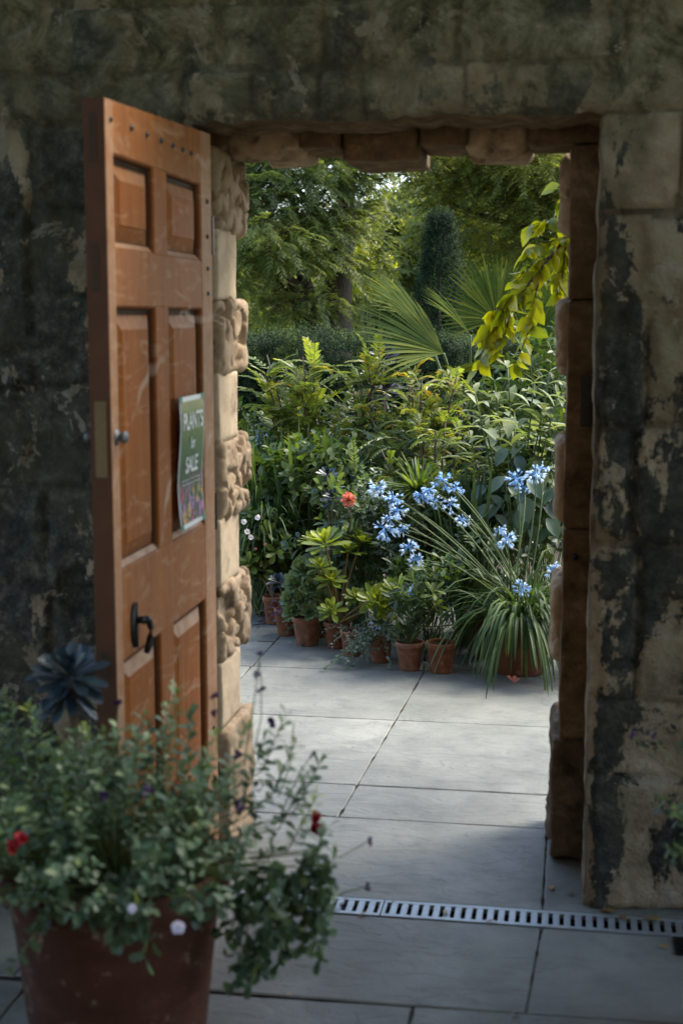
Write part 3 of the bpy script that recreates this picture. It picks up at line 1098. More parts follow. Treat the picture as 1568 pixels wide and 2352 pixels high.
def lettering(txt, size, yc, zc, sx, par, bold=.0):
    c = bpy.data.curves.new('lettering', 'FONT')
    c.body = txt
    c.size = size
    c.align_x = 'CENTER'
    c.offset = bold
    to = bpy.data.objects.new('lettering_source', c)
    COL.objects.link(to)
    bpy.context.view_layer.update()
    dg = bpy.context.evaluated_depsgraph_get()
    me = bpy.data.meshes.new_from_object(to.evaluated_get(dg))
    bpy.data.objects.remove(to)
    base = wloc(par)
    co = np.zeros(len(me.vertices) * 3)
    me.vertices.foreach_get('co', co)
    co = co.reshape(-1, 3)
    y = yc + co[:, 0] * sx
    z = zc + co[:, 1]
    out = np.stack([sheet_x(y, z) + .0028, y, z], -1) - base
    me.vertices.foreach_set('co', out.ravel())
    me.materials.clear()
    me.materials.append(M_WHITE)
    me.name = 'lettering'
    ob = bpy.data.objects.new('lettering', me)
    COL.objects.link(ob)
    ob.parent = par
    return ob


yc_ = (PY0 + PY1) / 2
lettering('PLANTS', .058, yc_, 1.296, .92, poster, .0012)
lettering('for', .040, yc_, 1.247, .9, poster, .0006)
lettering('SALE', .056, yc_, 1.188, .95, poster, .0012)
for z in (1.168, 1.158):
    b = MB()
    y = np.linspace(PY0 + .03, PY1 - .03, 26)
    for k in range(0, 25, 2):
        b.grid(psheet(y[k], y[k + 1] - .002, z, z + .0035, .0028, 2, 2))
    b.build('caption_line', M_WHITE, poster)
for (y, z) in ((PY0, PZ1 - .012), (PY1 - .02, PZ1 - .012), (PY0, PZ0), (PY1 - .02, PZ0)):
    b = MB()
    b.grid(psheet(y, y + .02, z, z + .014, .0024, 3, 3))
    b.build('tape', M_TAPE, poster)

# ------------------------------------------------------------------ channel drain
drain = empty('channel_drain', (-.4, -.108, 0), 'galvanised steel slotted drain grating running across the doorway paving', 'drain')
ch = MB()
ch.add([(-3, -.161, -.012), (3, -.161, -.012), (3, -.161, -.09), (-3, -.161, -.09), (-3, -.055, -.012), (3, -.055, -.012), (3, -.055, -.09), (-3, -.055, -.09)],
       [(0, 1, 2, 3), (7, 6, 5, 4), (3, 2, 6, 7)])
ch.build('channel', M_DARKHOLE, drain)
SEC = [(-2.66, -1.567), (-1.564, -.530), (-.527, .475), (.478, 1.5), (1.503, 2.5)]
for (x0, x1) in SEC:
    gm = MB()
    h0, h1 = -.012, .002
    gm.box(x0, x1, -.159, -.144, h0, h1)
    gm.box(x0, x1, -.072, -.057, h0, h1)
    n = int((x1 - x0) / .0285)
    p_ = (x1 - x0) / n
    for k in range(n + 1):
        xx = x0 + k * p_
        a, b_ = max(x0, xx - .0085), min(x1, xx + .0085)
        gm.box(a, b_, -.1438, -.0722, h0, h1 - .0004)
    gm.build('grating', M_GALV, drain, bevel=.0012)
gl = empty('gully_cover', (.30, -.22, 0), 'small dark square gully cover in the paving beside the drain', 'drain cover')
b = MB()
b.box(.225, .36, -.275, -.175, .001, .006)
b.build('cover_frame', M_BLACK, gl, bevel=.001)
b = MB()
for k in range(5):
    b.box(.24 + k * .023, .252 + k * .023, -.262, -.188, .0065, .010)
b.build('cover_bars', M_BLACK, gl)

# ------------------------------------------------------------------ plant builders
def perp(d):
    a = np.cross(d, np.array([.13, .31, .94]))
    return nrm(a)


def sprigs(ml, ms, P, D, k, slen, L, W, prof, r, tone0=None, spread=.9, curl=.4, fold=.2, flat=False, rs=.0015, up=.0, pair=False):
    """leafy shoots: P base points, D directions, k leaves each"""
    n = len(P)
    D = nrm(D)
    a = perp(D)
    b = np.cross(D, a)
    t = np.linspace(.12, 1.0, k)
    ph = r.uniform(0, 6.28, n)
    ang = ph[:, None] + (np.arange(k) * 2.4 if not pair else (np.arange(k) // 2) * 1.571 + (np.arange(k) % 2) * 3.1416)[None]
    rad = a[:, None] * np.cos(ang)[..., None] + b[:, None] * np.sin(ang)[..., None]
    sl = np.broadcast_to(np.asarray(slen, float), (n,))
    base = P[:, None] + D[:, None] * (sl[:, None] * t[None])[..., None]
    sp = spread * (1.1 - .65 * t)[None, :, None]
    d = nrm(D[:, None] * .45 + rad * sp + np.array([0, 0, up]) + .15 * r.normal(size=(n, k, 3)))
    nn = nrm(D[:, None] + np.array([0, 0, .6]) + .25 * r.normal(size=(n, k, 3)))
    tn = (r.uniform(0, 1, n) if tone0 is None else tone0)
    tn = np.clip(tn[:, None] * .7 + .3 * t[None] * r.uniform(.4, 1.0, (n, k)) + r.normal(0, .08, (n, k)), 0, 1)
    sz = r.uniform(.7, 1.15, (n, k)) * (1.08 - .35 * t)[None]
    ml.leaves(base.reshape(-1, 3), d.reshape(-1, 3), nn.reshape(-1, 3), (L * sz).ravel(), (W * sz).ravel(), prof, curl * r.uniform(.3, 1.4, n * k), 0, fold, tn.ravel(), flat)
    if ms is not None:
        ms.stems(P, P + D * sl[:, None], rs, rs * .5)


def blob_points(n, c, rad, r, shell=.5, zmin=-.4):
    d = unit_rand(int(n * 2.5), r)
    d = d[d[:, 2] > zmin][:n]
    rr = shell + (1 - shell) * r.random(len(d)) ** .6
    return np.array(c) + d * rr[:, None] * np.array(rad), d


def bush(name, label, base, c, rad, n, k, slen, L, W, prof, mat, smat, seed, cat='shrub', group=None, shell=.45, parent=None, curl=.4, spread=.9, up=.35, flat=False, pair=False, zmin=-.4, fold=.2, rs=.0018, stemn=24, pname='foliage', tonebias=0.0):
    r = np.random.default_rng(seed)
    root = parent or empty(name, base, label, cat, group)
    P, d = blob_points(n, c, rad, r, shell, zmin)
    D = nrm(d * .7 + np.array([0, 0, up]) + .45 * r.normal(size=P.shape))
    ml, ms = MB(), MB()
    tn = np.clip(.45 + .35 * fbm(P * 4, seed, 2) + r.normal(0, .12, len(P)) + tonebias, 0, 1)
    sprigs(ml, ms, P - D * slen * .5, D, k, slen * r.uniform(.7, 1.2, len(P)), L, W, prof, r, tn, spread, curl, fold, flat, rs, 0, pair)
    sel = r.choice(len(P), min(stemn, len(P)), replace=False)
    bs = np.array(base, float) + r.normal(size=(len(sel), 3)) * np.array([.02, .02, 0])
    ms.stems(bs, (P - D * slen * .5)[sel], .004, .002, .02)
    ml.build(pname, mat, root, smooth=not flat)
    ms.build('stems', smat, root, smooth=True)
    return root


def pinnate(ml, ms, P, D, m, slen, L, W, r, tone0, ang=.9, sag=.6, prof=KITE, upn=None, flat=True, rs=.0015, taper=.5, curl=.1):
    """feather-shaped sprays: P base, D direction"""
    n = len(P)
    D = nrm(D)
    Up = np.broadcast_to(np.array([0, 0, 1.0]), D.shape) if upn is None else upn
    S = nrm(np.cross(D, Up) + 1e-4)
    Up = np.cross(S, D)
    sl = np.broadcast_to(np.asarray(slen, float), (n,))
    t = np.linspace(.1, 1, m)
    pts = P[:, None] + D[:, None] * (sl[:, None] * t)[..., None]
    pts[..., 2] -= sag * sl[:, None] * t[None] ** 2 * .5
    d2 = nrm(D[:, None] + np.array([0, 0, -1.0]) * (sag * t)[None, :, None])
    sz = 1 - taper * np.abs(t - .35) / .65
    for sgn in (-1, 1):
        ld = nrm(d2 * math.cos(ang) + S[:, None] * sgn * math.sin(ang) + .08 * r.normal(size=pts.shape))
        nn = np.broadcast_to(Up[:, None], pts.shape) + .2 * r.normal(size=pts.shape)
        tn = np.clip(tone0[:, None] + r.normal(0, .09, (n, m)), 0, 1)
        q = r.uniform(.8, 1.1, (n, m)) * sz[None]
        ml.leaves(pts.reshape(-1, 3), ld.reshape(-1, 3), nn.reshape(-1, 3), (L * q).ravel(), (W * q).ravel(), prof, curl, 0, .12, tn.ravel(), flat)
    if ms is not None:
        E_ = pts[:, -1]
        ms.stems(P, E_, rs, rs * .4, sag * sl * .12)


def rosette(ml, c, axis, R_, n, r, tone0=.5, wide=.36, closed=.2, prof=SPOON, jit=.08, flatness=1.35):
    axis = nrm(np.array(axis, float))
    a = perp(axis[None])[0]
    b = np.cross(axis, a)
    i = np.arange(n)
    u = (i + .5) / n
    ang = i * 2.39996
    el = closed + (flatness - closed) * u ** .8
    rad = a * np.cos(ang)[:, None] + b * np.sin(ang)[:, None]
    d = nrm(axis * np.cos(el)[:, None] + rad * np.sin(el)[:, None] + jit * r.normal(size=(n, 3)))
    L = R_ * (.35 + .65 * u ** .6) * r.uniform(.9, 1.08, n)
    nn = nrm(axis * np.sin(el)[:, None] - rad * np.cos(el)[:, None] + axis * .3)
    ml.leaves(np.array(c) + rad * R_ * .03 - axis * (u * R_ * .16)[:, None], d, nn, L, L * wide + R_ * .06, prof, -.25, .12, .3, np.clip(tone0 + (1 - u) * .25 + r.normal(0, .13, n), 0, 1))


def pot_part(root, c, rr, h, mat, rim=True, taper=.72, tn=.5, z0=0.0, name='pot'):
    b = MB()
    c = np.array([c[0], c[1], z0])
    rb = rr * taper
    rh = h * .2
    pr = [(.001, .004), (rb * .96, .0), (rb, .006), (rr * .9 - .002, h - rh - .004)]
    if rim:
        pr += [(rr * .915, h - rh), (rr * .985, h - rh + .004), (rr, h - rh * .5), (rr, h - .006), (rr * .985, h)]
    else:
        pr += [(rr * .97, h - .01), (rr, h - .004), (rr * .99, h)]
    pr += [(rr * .91, h), (rr * .885, h - .006), (rr * .86, h - .03), (rr * .84, h * .6)]
    b.lathe(c, pr, 40, tone=tn)
    p_ = b.build(name, mat, root, smooth=True)
    b = MB()
    k = 14
    A, T = np.meshgrid(np.linspace(0, 1, 5), np.linspace(0, 2 * np.pi, 25), indexing='ij')
    zz = h - .022 - .004 * np.cos(A * 3) + .003 * np.sin(T * 3 + A * 7)
    b.grid(np.stack([c[0] + A * rr * .868 * np.cos(T), c[1] + A * rr * .868 * np.sin(T), c[2] + zz], -1))
    b.build('compost', M_SOIL, root, smooth=True)
    return p_


def pot_base(px, py):
    """ground point under a pot whose foot shows at px,py"""
    d = _f + (px - 784.0) / FPX * _r - (py - 1176.0) / FPX * _u
    p_ = CAM - d * (CAM[2] / d[2])
    return p_

# ------------------------------------------------------------------ agapanthus in the large pot
def flower(mb, c, axis, Lp, Wp, n, open_, r, prof=LANCE, t0=.5, tv=.15):
    axis = nrm(np.asarray(axis, float))
    a = perp(axis[None])[0]
    b = np.cross(axis, a)
    an = np.arange(n) * 6.2832 / n + r.uniform(0, 6)
    rad = a * np.cos(an)[:, None] + b * np.sin(an)[:, None]
    d = nrm(axis * math.cos(open_) + rad * math.sin(open_))
    nn = nrm(axis * math.sin(open_) - rad * math.cos(open_))
    mb.leaves(np.repeat(np.array(c, float)[None], n, 0), d, nn, Lp * r.uniform(.85, 1.1, n), Wp, prof, -.5, 0, .2, np.clip(t0 + r.normal(0, tv, n), 0, 1))


def umbel(c, R_, seed, par, n=34, t0=.5):
    r = np.random.default_rng(seed)
    d = unit_rand(n, r)
    d[:, 2] = d[:, 2] * .8 + .1
    d = nrm(d)
    mb, ms = MB(), MB()
    L = R_ * r.uniform(.5, .72, n)
    E_ = c + d * L[:, None] - np.array([0, 0, 1]) * (.12 * R_)
    for i in range(n):
        if r.random() < .2:
            flower(mb, E_[i], d[i], R_ * .32, R_ * .10, 3, .12, r, LANCE, t0 - .25)
        else:
            flower(mb, E_[i], nrm(d[i] + np.array([0, 0, -.35])), R_ * .44, R_ * .13, 6, r.uniform(.4, .9), r, LANCE, t0, .25)
    mb.stems(np.repeat(c[None], n, 0), E_ + d * R_ * .05, .0011, .0009, tone=.2)
    mb.build('flower_head', G_BLUEFL, par)


def strapclump(root, base, n, L, W, mat, seed, el=(.45, 1.35), sag=1.5, name='leaves', spread=.05, az=None, fold=.3):
    r = np.random.default_rng(seed)
    th = r.uniform(0, 6.283, n) if az is None else r.uniform(az[0], az[1], n)
    e = r.uniform(el[0], el[1], n)
    d = np.stack([np.cos(th) * np.cos(e), np.sin(th) * np.cos(e), np.sin(e)], 1)
    nn = np.stack([-np.cos(th) * np.sin(e), -np.sin(th) * np.sin(e), np.cos(e)], 1) + .2 * r.normal(size=(n, 3))
    b = np.array(base) + np.stack([np.cos(th), np.sin(th), th * 0], 1) * spread * r.random((n, 1))
    mb = MB()
    mb.leaves(b, d, nn, L * r.uniform(.65, 1.1, n), W * r.uniform(.75, 1.15, n), STRAP, 0, sag * r.uniform(.6, 1.4, n), fold, np.clip(r.normal(.5, .2, n), 0, 1))
    return mb.build(name, mat, root, smooth=True)


bp = pot_base(1190, 1556) + np.array([0, .12, 0])
aga = empty('agapanthus', bp, 'large terracotta pot of strap leaved agapanthus with many pale blue flower heads', 'potted plant')
pot_part(aga, bp, .155, .27, M_TERRA, True, .74, .65)
strapclump(aga, bp + np.array([0, 0, .25]), 320, .47, .0125, G_STRAP, 5, (.4, 1.42), 2.1, spread=.14)
strapclump(aga, bp + np.array([0, -.03, .25]), 14, .32, .0125, G_STRAP, 6, (.4, 1.3), 2.4, spread=.12, az=(4.3, 6.0), name='hanging_leaves')
UMB = [(868, 1120, 62), (905, 1143, 56), (882, 1212, 72), (915, 1172, 56), (938, 1256, 56), (957, 1286, 50), (970, 1136, 56), (1015, 1102, 62), (1046, 1122, 48), (1033, 1158, 56), (1062, 1193, 48),
       (1185, 1099, 60), (1230, 1086, 62), (1163, 1238, 66), (1268, 1306, 52), (1200, 1350, 60), (955, 1357, 52), (866, 1433, 44), (1245, 1075, 40), (893, 1190, 50), (925, 1215, 46), (985, 1125, 44), (1000, 1150, 44), (1205, 1120, 44), (1145, 1215, 44)]
ru = np.random.default_rng(77)
for i, (px, py, dpx) in enumerate(UMB):
    Y = 2.42 + .28 * ru.random() if py > 1180 else 2.55 + .35 * ru.random()
    c = at(px, py, Y)
    bs = bp + np.array([ru.uniform(-.06, .06), ru.uniform(-.06, .06), .27])
    t = np.linspace(0, 1, 12)[:, None]
    mid = (bs + c) / 2 + np.array([ru.uniform(-.03, .05), ru.uniform(-.05, .05), ru.uniform(.07, .17) if py < 1380 else .02])
    if py > 1400:
        mid = (bs + c) / 2 + np.array([0, -.08, -.05])
    pts = bs * (1 - t) ** 2 + 2 * mid * t * (1 - t) + c * t ** 2
    b = MB()
    b.tube(pts, np.linspace(.0040, .0026, 12), 6)
    stk = b.build('flower_stalk', M_STEM, aga, smooth=True)
    umbel(c, dpx * .5 * (Y + 3.7) / 3267 * .84, 500 + i, stk, 22, ru.uniform(.35, .5) if i in (7, 6, 8, 11) else ru.uniform(.6, .95))

# ------------------------------------------------------------------ the row of small terracotta pots
def potted(px, py, rr, rim_py, mat, label, taper=.72, tn=.4, group='small terracotta pots along the planting'):
    b = pot_base(px, py)
    h = at(px, rim_py, b[1])[2]
    b = b + np.array([0, rr * taper, 0])
    e = empty('potted_plant', b, label, 'potted plant', group)
    pot_part(e, b, rr, h, mat, True, taper, tn)
    return e, b, h


e, b, h = potted(1010, 1549, .071, 1480, M_TERRA, 'clean orange terracotta pot with one thin stem standing next to the large agapanthus pot', tn=.1)
mb = MB()
mb.tube([(b[0] + .005, b[1], h - .03), (b[0] + .004, b[1], h + .06), (b[0] - .012, b[1] + .01, h + .18), (b[0] - .03, b[1] + .02, h + .30)], [.005, .0045, .004, .003], 6)
mb.build('stem', M_STEM, e, smooth=True)
r = np.random.default_rng(31)
ml = MB()
P = np.array([b[0] - .03, b[1] + .03, h + .22]) + r.normal(size=(14, 3)) * np.array([.06, .04, .06])
sprigs(ml, None, P, unit_rand(14, r) + np.array([0, 0, .8]), 9, .07, .075, .024, OBOV, r)
ml.build('leaves', G_BUSH, e, smooth=True)

e, b, h = potted(937, 1543, .065, 1478, M_TERRA2, 'mottled terracotta pot with dark compost showing, between the clean orange pot and the grey foliage', tn=.35)
ml, ms = MB(), MB()
P = np.array([b[0], b[1] + .04, h + .10]) + r.normal(size=(26, 3)) * np.array([.06, .05, .06])
sprigs(ml, ms, P, unit_rand(26, r) + np.array([0, 0, .9]), 9, .07, .06, .024, OVAL, r)
ms.stems(np.repeat([[b[0], b[1], h - .02]], 26, 0), P, .003, .002)
ml.build('leaves', G_DARK, e, smooth=True)
ms.build('stems', M_STEM, e)


def trailing(e, b, h, n, mat, seed, reach=.16, drop=.6, L=.017, W=.014, lim=(0, 6.283), smat=None):
    r = np.random.default_rng(seed)
    ml, ms = MB(), MB()
    for i in range(n):
        th = r.uniform(*lim)
        up = r.uniform(.2, .9)
        ln = reach * r.uniform(.6, 1.3)
        t = np.linspace(0, 1, 12)
        hor = np.stack([np.cos(th + .5 * t * r.normal()), np.sin(th + t * 0)], 1)
        pts = np.zeros((12, 3))
        pts[:, :2] = np.array(b[:2]) + hor * (t * ln + .02)[:, None]
        pts[:, 2] = h - .01 + up * ln * t - drop * ln * 1.6 * t ** 2
        pts[:, 2] = np.maximum(pts[:, 2], .012)
        ms.tube(pts, np.linspace(.0016, .0008, 12), 4)
        k = 22
        tt = r.uniform(.15, 1, k)
        bs = np.stack([np.interp(tt, t, pts[:, j]) for j in range(3)], 1)
        d = unit_rand(k, r) + np.array([0, 0, .5])
        ml.leaves(bs, d, unit_rand(k, r) * .5 + np.array([0, 0, 1]), L * r.uniform(.6, 1.3, k), W * r.uniform(.7, 1.2, k), OVAL, .3, 0, .2, np.clip(r.normal(.5, .2, k), 0, 1))
    ml.build('trailing_leaves', mat, e, smooth=True)
    ms.build('stems', smat or M_STEM, e, smooth=True)


e, b, h = potted(870, 1524, .060, 1462, M_TERRA2, 'terracotta pot half hidden under trailing small silver grey foliage', tn=.3)
trailing(e, b, h, 46, G_GREY, 41, .17, .7)
e, b, h = potted(805, 1510, .056, 1452, M_TERRA2, 'pale terracotta pot with spidery plum coloured stems hanging over its rim', tn=.0)
trailing(e, b, h, 22, G_GREY, 43, .12, .55, .012, .008, smat=M_STEMP)
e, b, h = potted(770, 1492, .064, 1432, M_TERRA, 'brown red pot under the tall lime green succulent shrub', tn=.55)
# lime-green succulent shrub: thick bare stems ending in rosettes
ml, ms = MB(), MB()
r = np.random.default_rng(51)
heads = [(745, 1245, 2.80, .105), (715, 1240, 2.95, .07), (800, 1262, 2.95, .075), (760, 1330, 2.82, .075), (760, 1400, 2.7, .065), (815, 1370, 2.8, .06), (735, 1300, 2.8, .07), (860, 1375, 2.62, .085), (880, 1395, 2.6, .08), (905, 1355, 2.66, .07), (830, 1240, 3.0, .07)]
for (px, py, Y, R_) in heads:
    c = at(px, py, Y)
    bs = np.array([b[0] + r.uniform(-.03, .03), b[1] + r.uniform(-.02, .02), h - .03])
    m_ = np.array([bs[0] * .6 + c[0] * .4, bs[1], (bs[2] + c[2]) / 2])
    t = np.linspace(0, 1, 8)[:, None]
    pts = bs * (1 - t) ** 2 + 2 * m_ * t * (1 - t) + c * t ** 2
    ms.tube(pts, np.linspace(.0075, .0045, 8), 7)
    ax = nrm((c - bs) * np.array([1, 1, .8]) + np.array([0, -.12, .3]))
    ml = MB()
    rosette(ml, c, ax, R_ * 1.2, 26, r, .5, .32, .35, OBOV, .14, 1.7)
    ml.build('rosette', G_LIME, e, smooth=True)
ms.build('stems', m_bark('amber_stem', (.10, .075, .02), (.20, .14, .04)), e, smooth=True)

# dark rosette succulents on bare stems in their pots
def dark_aeonium(e, b, h, heads, mat, seed, n=34, R0=.07):
    r = np.random.default_rng(seed)
    ml, ms = MB(), MB()
    for (px, py, Y, R_) in heads:
        c = at(px, py, Y)
        bs = np.array([b[0], b[1], h - .03])
        t = np.linspace(0, 1, 8)[:, None]
        m_ = np.array([bs[0] * .7 + c[0] * .3, bs[1], (bs[2] + c[2]) / 2])
        ms.tube(bs * (1 - t) ** 2 + 2 * m_ * t * (1 - t) + c * t ** 2, np.linspace(.009, .006, 8), 8)
        ml = MB()
        rosette(ml, c, nrm(np.array([r.normal() * .2, -.45, .9])), R_, n, r, .35, .24, .1, SPOON, .1, 1.7)
        ml.build('rosette', mat, e, smooth=True)
    ms.build('stem', M_STEMB, e, smooth=True)


e, b, h = potted(655, 1462, .066, 1402, M_TERRA, 'terracotta pot holding a blue black rosette succulent with thin trailing purple stems', tn=.15)
dark_aeonium(e, b, h, [(640, 1335, b[1], .068)], G_BLUEAE, 61)
trailing(e, b, h, 16, G_PURPLE, 62, .14, .55, .010, .008, smat=m_bark('straw_stem', (.12, .07, .06), (.26, .17, .12)))
e, b, h = potted(626, 1436, .062, 1372, M_TERRA, 'terracotta pot at the back end of the row with a dark rosette above it', tn=.3)
dark_aeonium(e, b, h, [(612, 1295, b[1] + .05, .07), (600, 1320, b[1] + .03, .05)], G_BLACKAE, 63)
bq = np.array([-.44, 2.80, 0])
e = empty('potted_plant', bq, 'shaded brown pot tucked behind the hanging agapanthus leaves', 'potted plant', 'small terracotta pots along the planting')
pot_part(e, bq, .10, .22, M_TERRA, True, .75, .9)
r = np.random.default_rng(88)
ml, ms = MB(), MB()
P, dd = blob_points(40, (bq[0], bq[1] + .03, .42), (.14, .12, .17), r, .3)
sprigs(ml, ms, P, dd + np.array([0, 0, .8]), 10, .08, .06, .022, OVAL, r)
ms.stems(np.repeat([[bq[0], bq[1], .19]], len(P), 0), P, .003, .002)
ml.build('leaves', G_DARK, e, smooth=True)
ms.build('stems', M_STEM, e)

# pale green rosettes and grey foliage between the pots
b = at(705, 1400, 2.90)
b[2] = 0
e = empty('rosette_succulent', b, 'mound of pale green rosettes crowded behind the dark rosette pots', 'succulent')
pot_part(e, b, .075, .14, M_TERRA2, True, .72, .5)
ml, ms = MB(), MB()
r = np.random.default_rng(71)
for (px, py, Rp) in [(700, 1308, 34), (738, 1330, 26), (678, 1340, 32), (716, 1350, 34), (692, 1378, 30), (740, 1372, 26), (665, 1375, 26), (672, 1405, 28), (712, 1405, 26), (688, 1300, 22), (728, 1300, 24)]:
    c = at(px, py, b[1] - .06 + .1 * (1400 - py) / 100)
    ml = MB()
    rosette(ml, c, nrm(np.array([(px - 705) / 90, -.7, .6])), Rp * 7.8 / 3267, 34, r, .45, .42, .1, OBOV, .05, 1.35)
    ml.build('rosette', G_AEON, e, smooth=True)
    ms.stems([[b[0], b[1], .12]], [c], .005, .004)
ms.build('stems', M_STEMB, e)
b = pot_base(720, 1478) + np.array([0, .14, 0])
e = empty('trailing_plant', b, 'low grey green trailing plant spilling onto the paving between two pots', 'plant')
pot_part(e, b, .05, .09, M_TERRA, True, .72, .6)
trailing(e, b, .10, 60, G_GREY, 73, .17, .45, .017, .013)

# ------------------------------------------------------------------ planting behind the pots
def gr(px, Y):
    p_ = at(px, 727, Y)
    return np.array([p_[0], Y, 0.0])


# left: broad-leaved plant with pale flowers
c = at(598, 1265, 3.55)
lf = bush('flowering_plant', 'bushy plant with spoon shaped leaves and small pale pink flowers at the stone jamb', (c[0], c[1], 0), c, (.20, .2, .22), 80, 14, .10, .085, .036, OBOV, G_BUSH, M_STEM, 81, 'plant', shell=.4, curl=.3, tonebias=.12)
r = np.random.default_rng(82)
for (px, py) in ((566, 1222), (574, 1235), (560, 1200), (592, 1190)):
    fm = MB()
    flower(fm, at(px, py, 3.28), (r.normal() * .3, -.8, .4), .022, .017, 5, 1.1, r, OBOV)
    fm.build('white_flower', G_WHITEFL, lf)
for (px, py) in ((610, 1252), (588, 1262)):
    fm = MB()
    flower(fm, at(px, py, 3.3), (0, -.8, .4), .018, .014, 6, .7, r, OBOV)
    fm.build('pink_flower', G_PINKFL, lf)
# fine grassy tuft at the left
b = gr(600, 3.72)
e = empty('grass_tuft', b, 'fine arching grass tuft growing above the pale flowered plant by the jamb', 'grass')
strapclump(e, b + np.array([0, 0, .42]), 260, .5, .006, G_STRAP, 91, (.6, 1.5), 1.3, spread=.16)
strapclump(e, b + np.array([.05, 0, .0]), 120, .75, .007, G_STRAP, 92, (1.0, 1.5), .8, spread=.14, name='inner_leaves')
for (px, top, Y, lab, sd_) in ((575, 965, 3.95, 'upright sword leaved iris clump beside the stone jamb', 95), (695, 960, 3.75, 'sword leaved iris clump standing left of the feathery shrub', 96)):
    b = gr(px, Y)
    z = at(px, top, Y)[2]
    e = empty('iris', b, lab, 'iris')
    strapclump(e, b, 26, z * .97, .034, G_STRAP, sd_, (1.33, 1.56), .12, spread=.10)
# two far blue umbels at the left
b = gr(600, 4.7)
e = empty('agapanthus', b, 'distant blue agapanthus showing between the iris clumps', 'plant')
strapclump(e, b, 60, .6, .016, G_STRAP, 98, (.8, 1.45), 1.2, spread=.1)
for i, (px, py) in enumerate(((597, 1008), (603, 1026))):
    c = at(px, py, 4.6)
    mb = MB()
    mb.tube([b + [0, 0, .05], (b + c) / 2 + [0.02, 0, 0], c], .004, 6)
    s_ = mb.build('flower_stalk', M_STEM, e, smooth=True)
    umbel(c, .06, 560 + i, s_, 26, .3)

# broad-leaved bushes in the middle left
for args in (
    ('leafy_bush', 'mid green bush with pointed oval leaves around the coral flower', (740, 1110, 3.8), (.36, .3, .24), 120, 10, .12, .085, .040, G_BUSH, 101, 'shrub', .1),
    ('leafy_bush', 'green leafy bush rising below the left feathery shrub', (640, 1130, 4.1), (.28, .3, .30), 90, 10, .11, .075, .032, G_BUSH, 102, 'shrub', .0),
    ('leafy_bush', 'dark leafy bush filling the space behind the pale blue flower heads', (880, 1290, 3.15), (.26, .22, .30), 130, 11, .10, .055, .022, G_DARK, 103, 'shrub', .05),
    ('leafy_bush', 'low dark bush behind the lime succulent stems', (800, 1330, 3.6), (.24, .2, .27), 110, 10, .09, .05, .022, G_DARK, 104, 'shrub', .0),
    ('leafy_bush', 'deep green bush behind the agapanthus fountain of leaves', (1060, 1240, 3.3), (.30, .24, .32), 130, 10, .11, .07, .026, G_DARK, 105, 'shrub', .0),
    ('leafy_bush', 'shaded green shrub under the silver leaved plant at the right', (1220, 1200, 3.2), (.30, .26, .36), 110, 10, .12, .075, .030, G_DARK, 106, 'shrub', .05),
    ('leafy_bush', 'dark shaded bush in front of the clipped hedge', (700, 1040, 4.8), (.5, .3, .36), 160, 10, .12, .06, .026, G_DARK, 107, 'shrub', .0),
    ('leafy_bush', 'dusky green bush under the fan palm stems', (1000, 1040, 4.4), (.5, .35, .42), 170, 10, .13, .07, .028, G_DARK, 108, 'shrub', .1),
    ('leafy_bush', 'tangle of green shoots behind the right jamb', (1265, 960, 4.2), (.4, .35, .55), 150, 10, .13, .07, .028, G_BUSH, 109, 'shrub', .0),
    ('leafy_bush', 'small leaved green bush between dahlia and agapanthus', (830, 1190, 3.3), (.20, .2, .24), 110, 12, .09, .038, .017, G_BLUEFERN, 110, 'shrub', .05),
    ('leafy_bush', 'low leafy filler bush behind the two front pots', (985, 1360, 2.85), (.24, .16, .20), 90, 10, .09, .06, .02, G_BUSH, 111, 'shrub', -.05),
    ('leafy_bush', 'dense dark bush low beside the jamb behind the back pots', (600, 1330, 3.9), (.34, .22, .34), 130, 10, .1, .055, .024, G_DARK, 112, 'shrub', .0),
):
    nm, lab, (px, py, Y), rad, n, k, sl_, L, W, mat, sd_, cat, tb = args
    c = at(px, py, Y)
    bush(nm, lab, (c[0], c[1], 0), c, rad, n, k, sl_, L, W, OVAL, mat, M_STEM, sd_, cat, shell=.35, tonebias=tb, pair=True)
# whorled lily-like plant and upright dark blades
b = gr(965, 3.2)
z = at(965, 1100, 3.2)[2]
e = empty('whorled_plant', b, 'whorl of narrow pointed leaves just above the brightest blue flower heads', 'plant')
strapclump(e, b + np.array([0, 0, z - .06]), 90, .20, .016, G_BUSH, 121, (.0, 1.3), .5, spread=.03)
mb = MB()
mb.tube([b, b + np.array([.02, 0, z * .5]), b + np.array([0, 0, z])], .008, 6)
mb.build('stem', M_STEM, e, smooth=True)
b = gr(1090, 3.0)
e = empty('iris', b, 'tall dark upright blades rising among the blue flower stalks', 'iris')
strapclump(e, b, 46, at(1090, 1075, 3.0)[2], .030, G_DARK, 122, (1.36, 1.56), .1, spread=.08)
# coral dahlia
c = at(800, 1147, 3.0)
b = np.array([c[0] - .03, 3.05, 0])
e = empty('dahlia', b, 'dahlia with a single coral orange flower hanging on a thin stem', 'flower')
mb = MB()
mb.tube([b, b + np.array([0, 0, .4]), (c[0] + .012, c[1], c[2] - .1), c + np.array([0, .012, 0])], [.006, .005, .004, .003], 6)
mb.build('stem', M_STEMB, e, smooth=True)
fm = MB()
r = np.random.default_rng(131)
for k, (op, n, L) in enumerate(((.5, 6, .024), (1.0, 8, .034), (1.4, 9, .040), (1.8, 9, .042), (2.1, 7, .040))):
    flower(fm, c, (.1, -.75, -.1), L, .013, n, op, r, OBOV, .5, .2)
fm.build('petals', G_CORAL, e)
ml = MB()
P = b + np.array([0, 0, .45]) + r.normal(size=(26, 3)) * np.array([.10, .07, .16])
sprigs(ml, None, P, unit_rand(26, r) + np.array([0, 0, .5]), 7, .1, .075, .035, OVAL, r, pair=True)
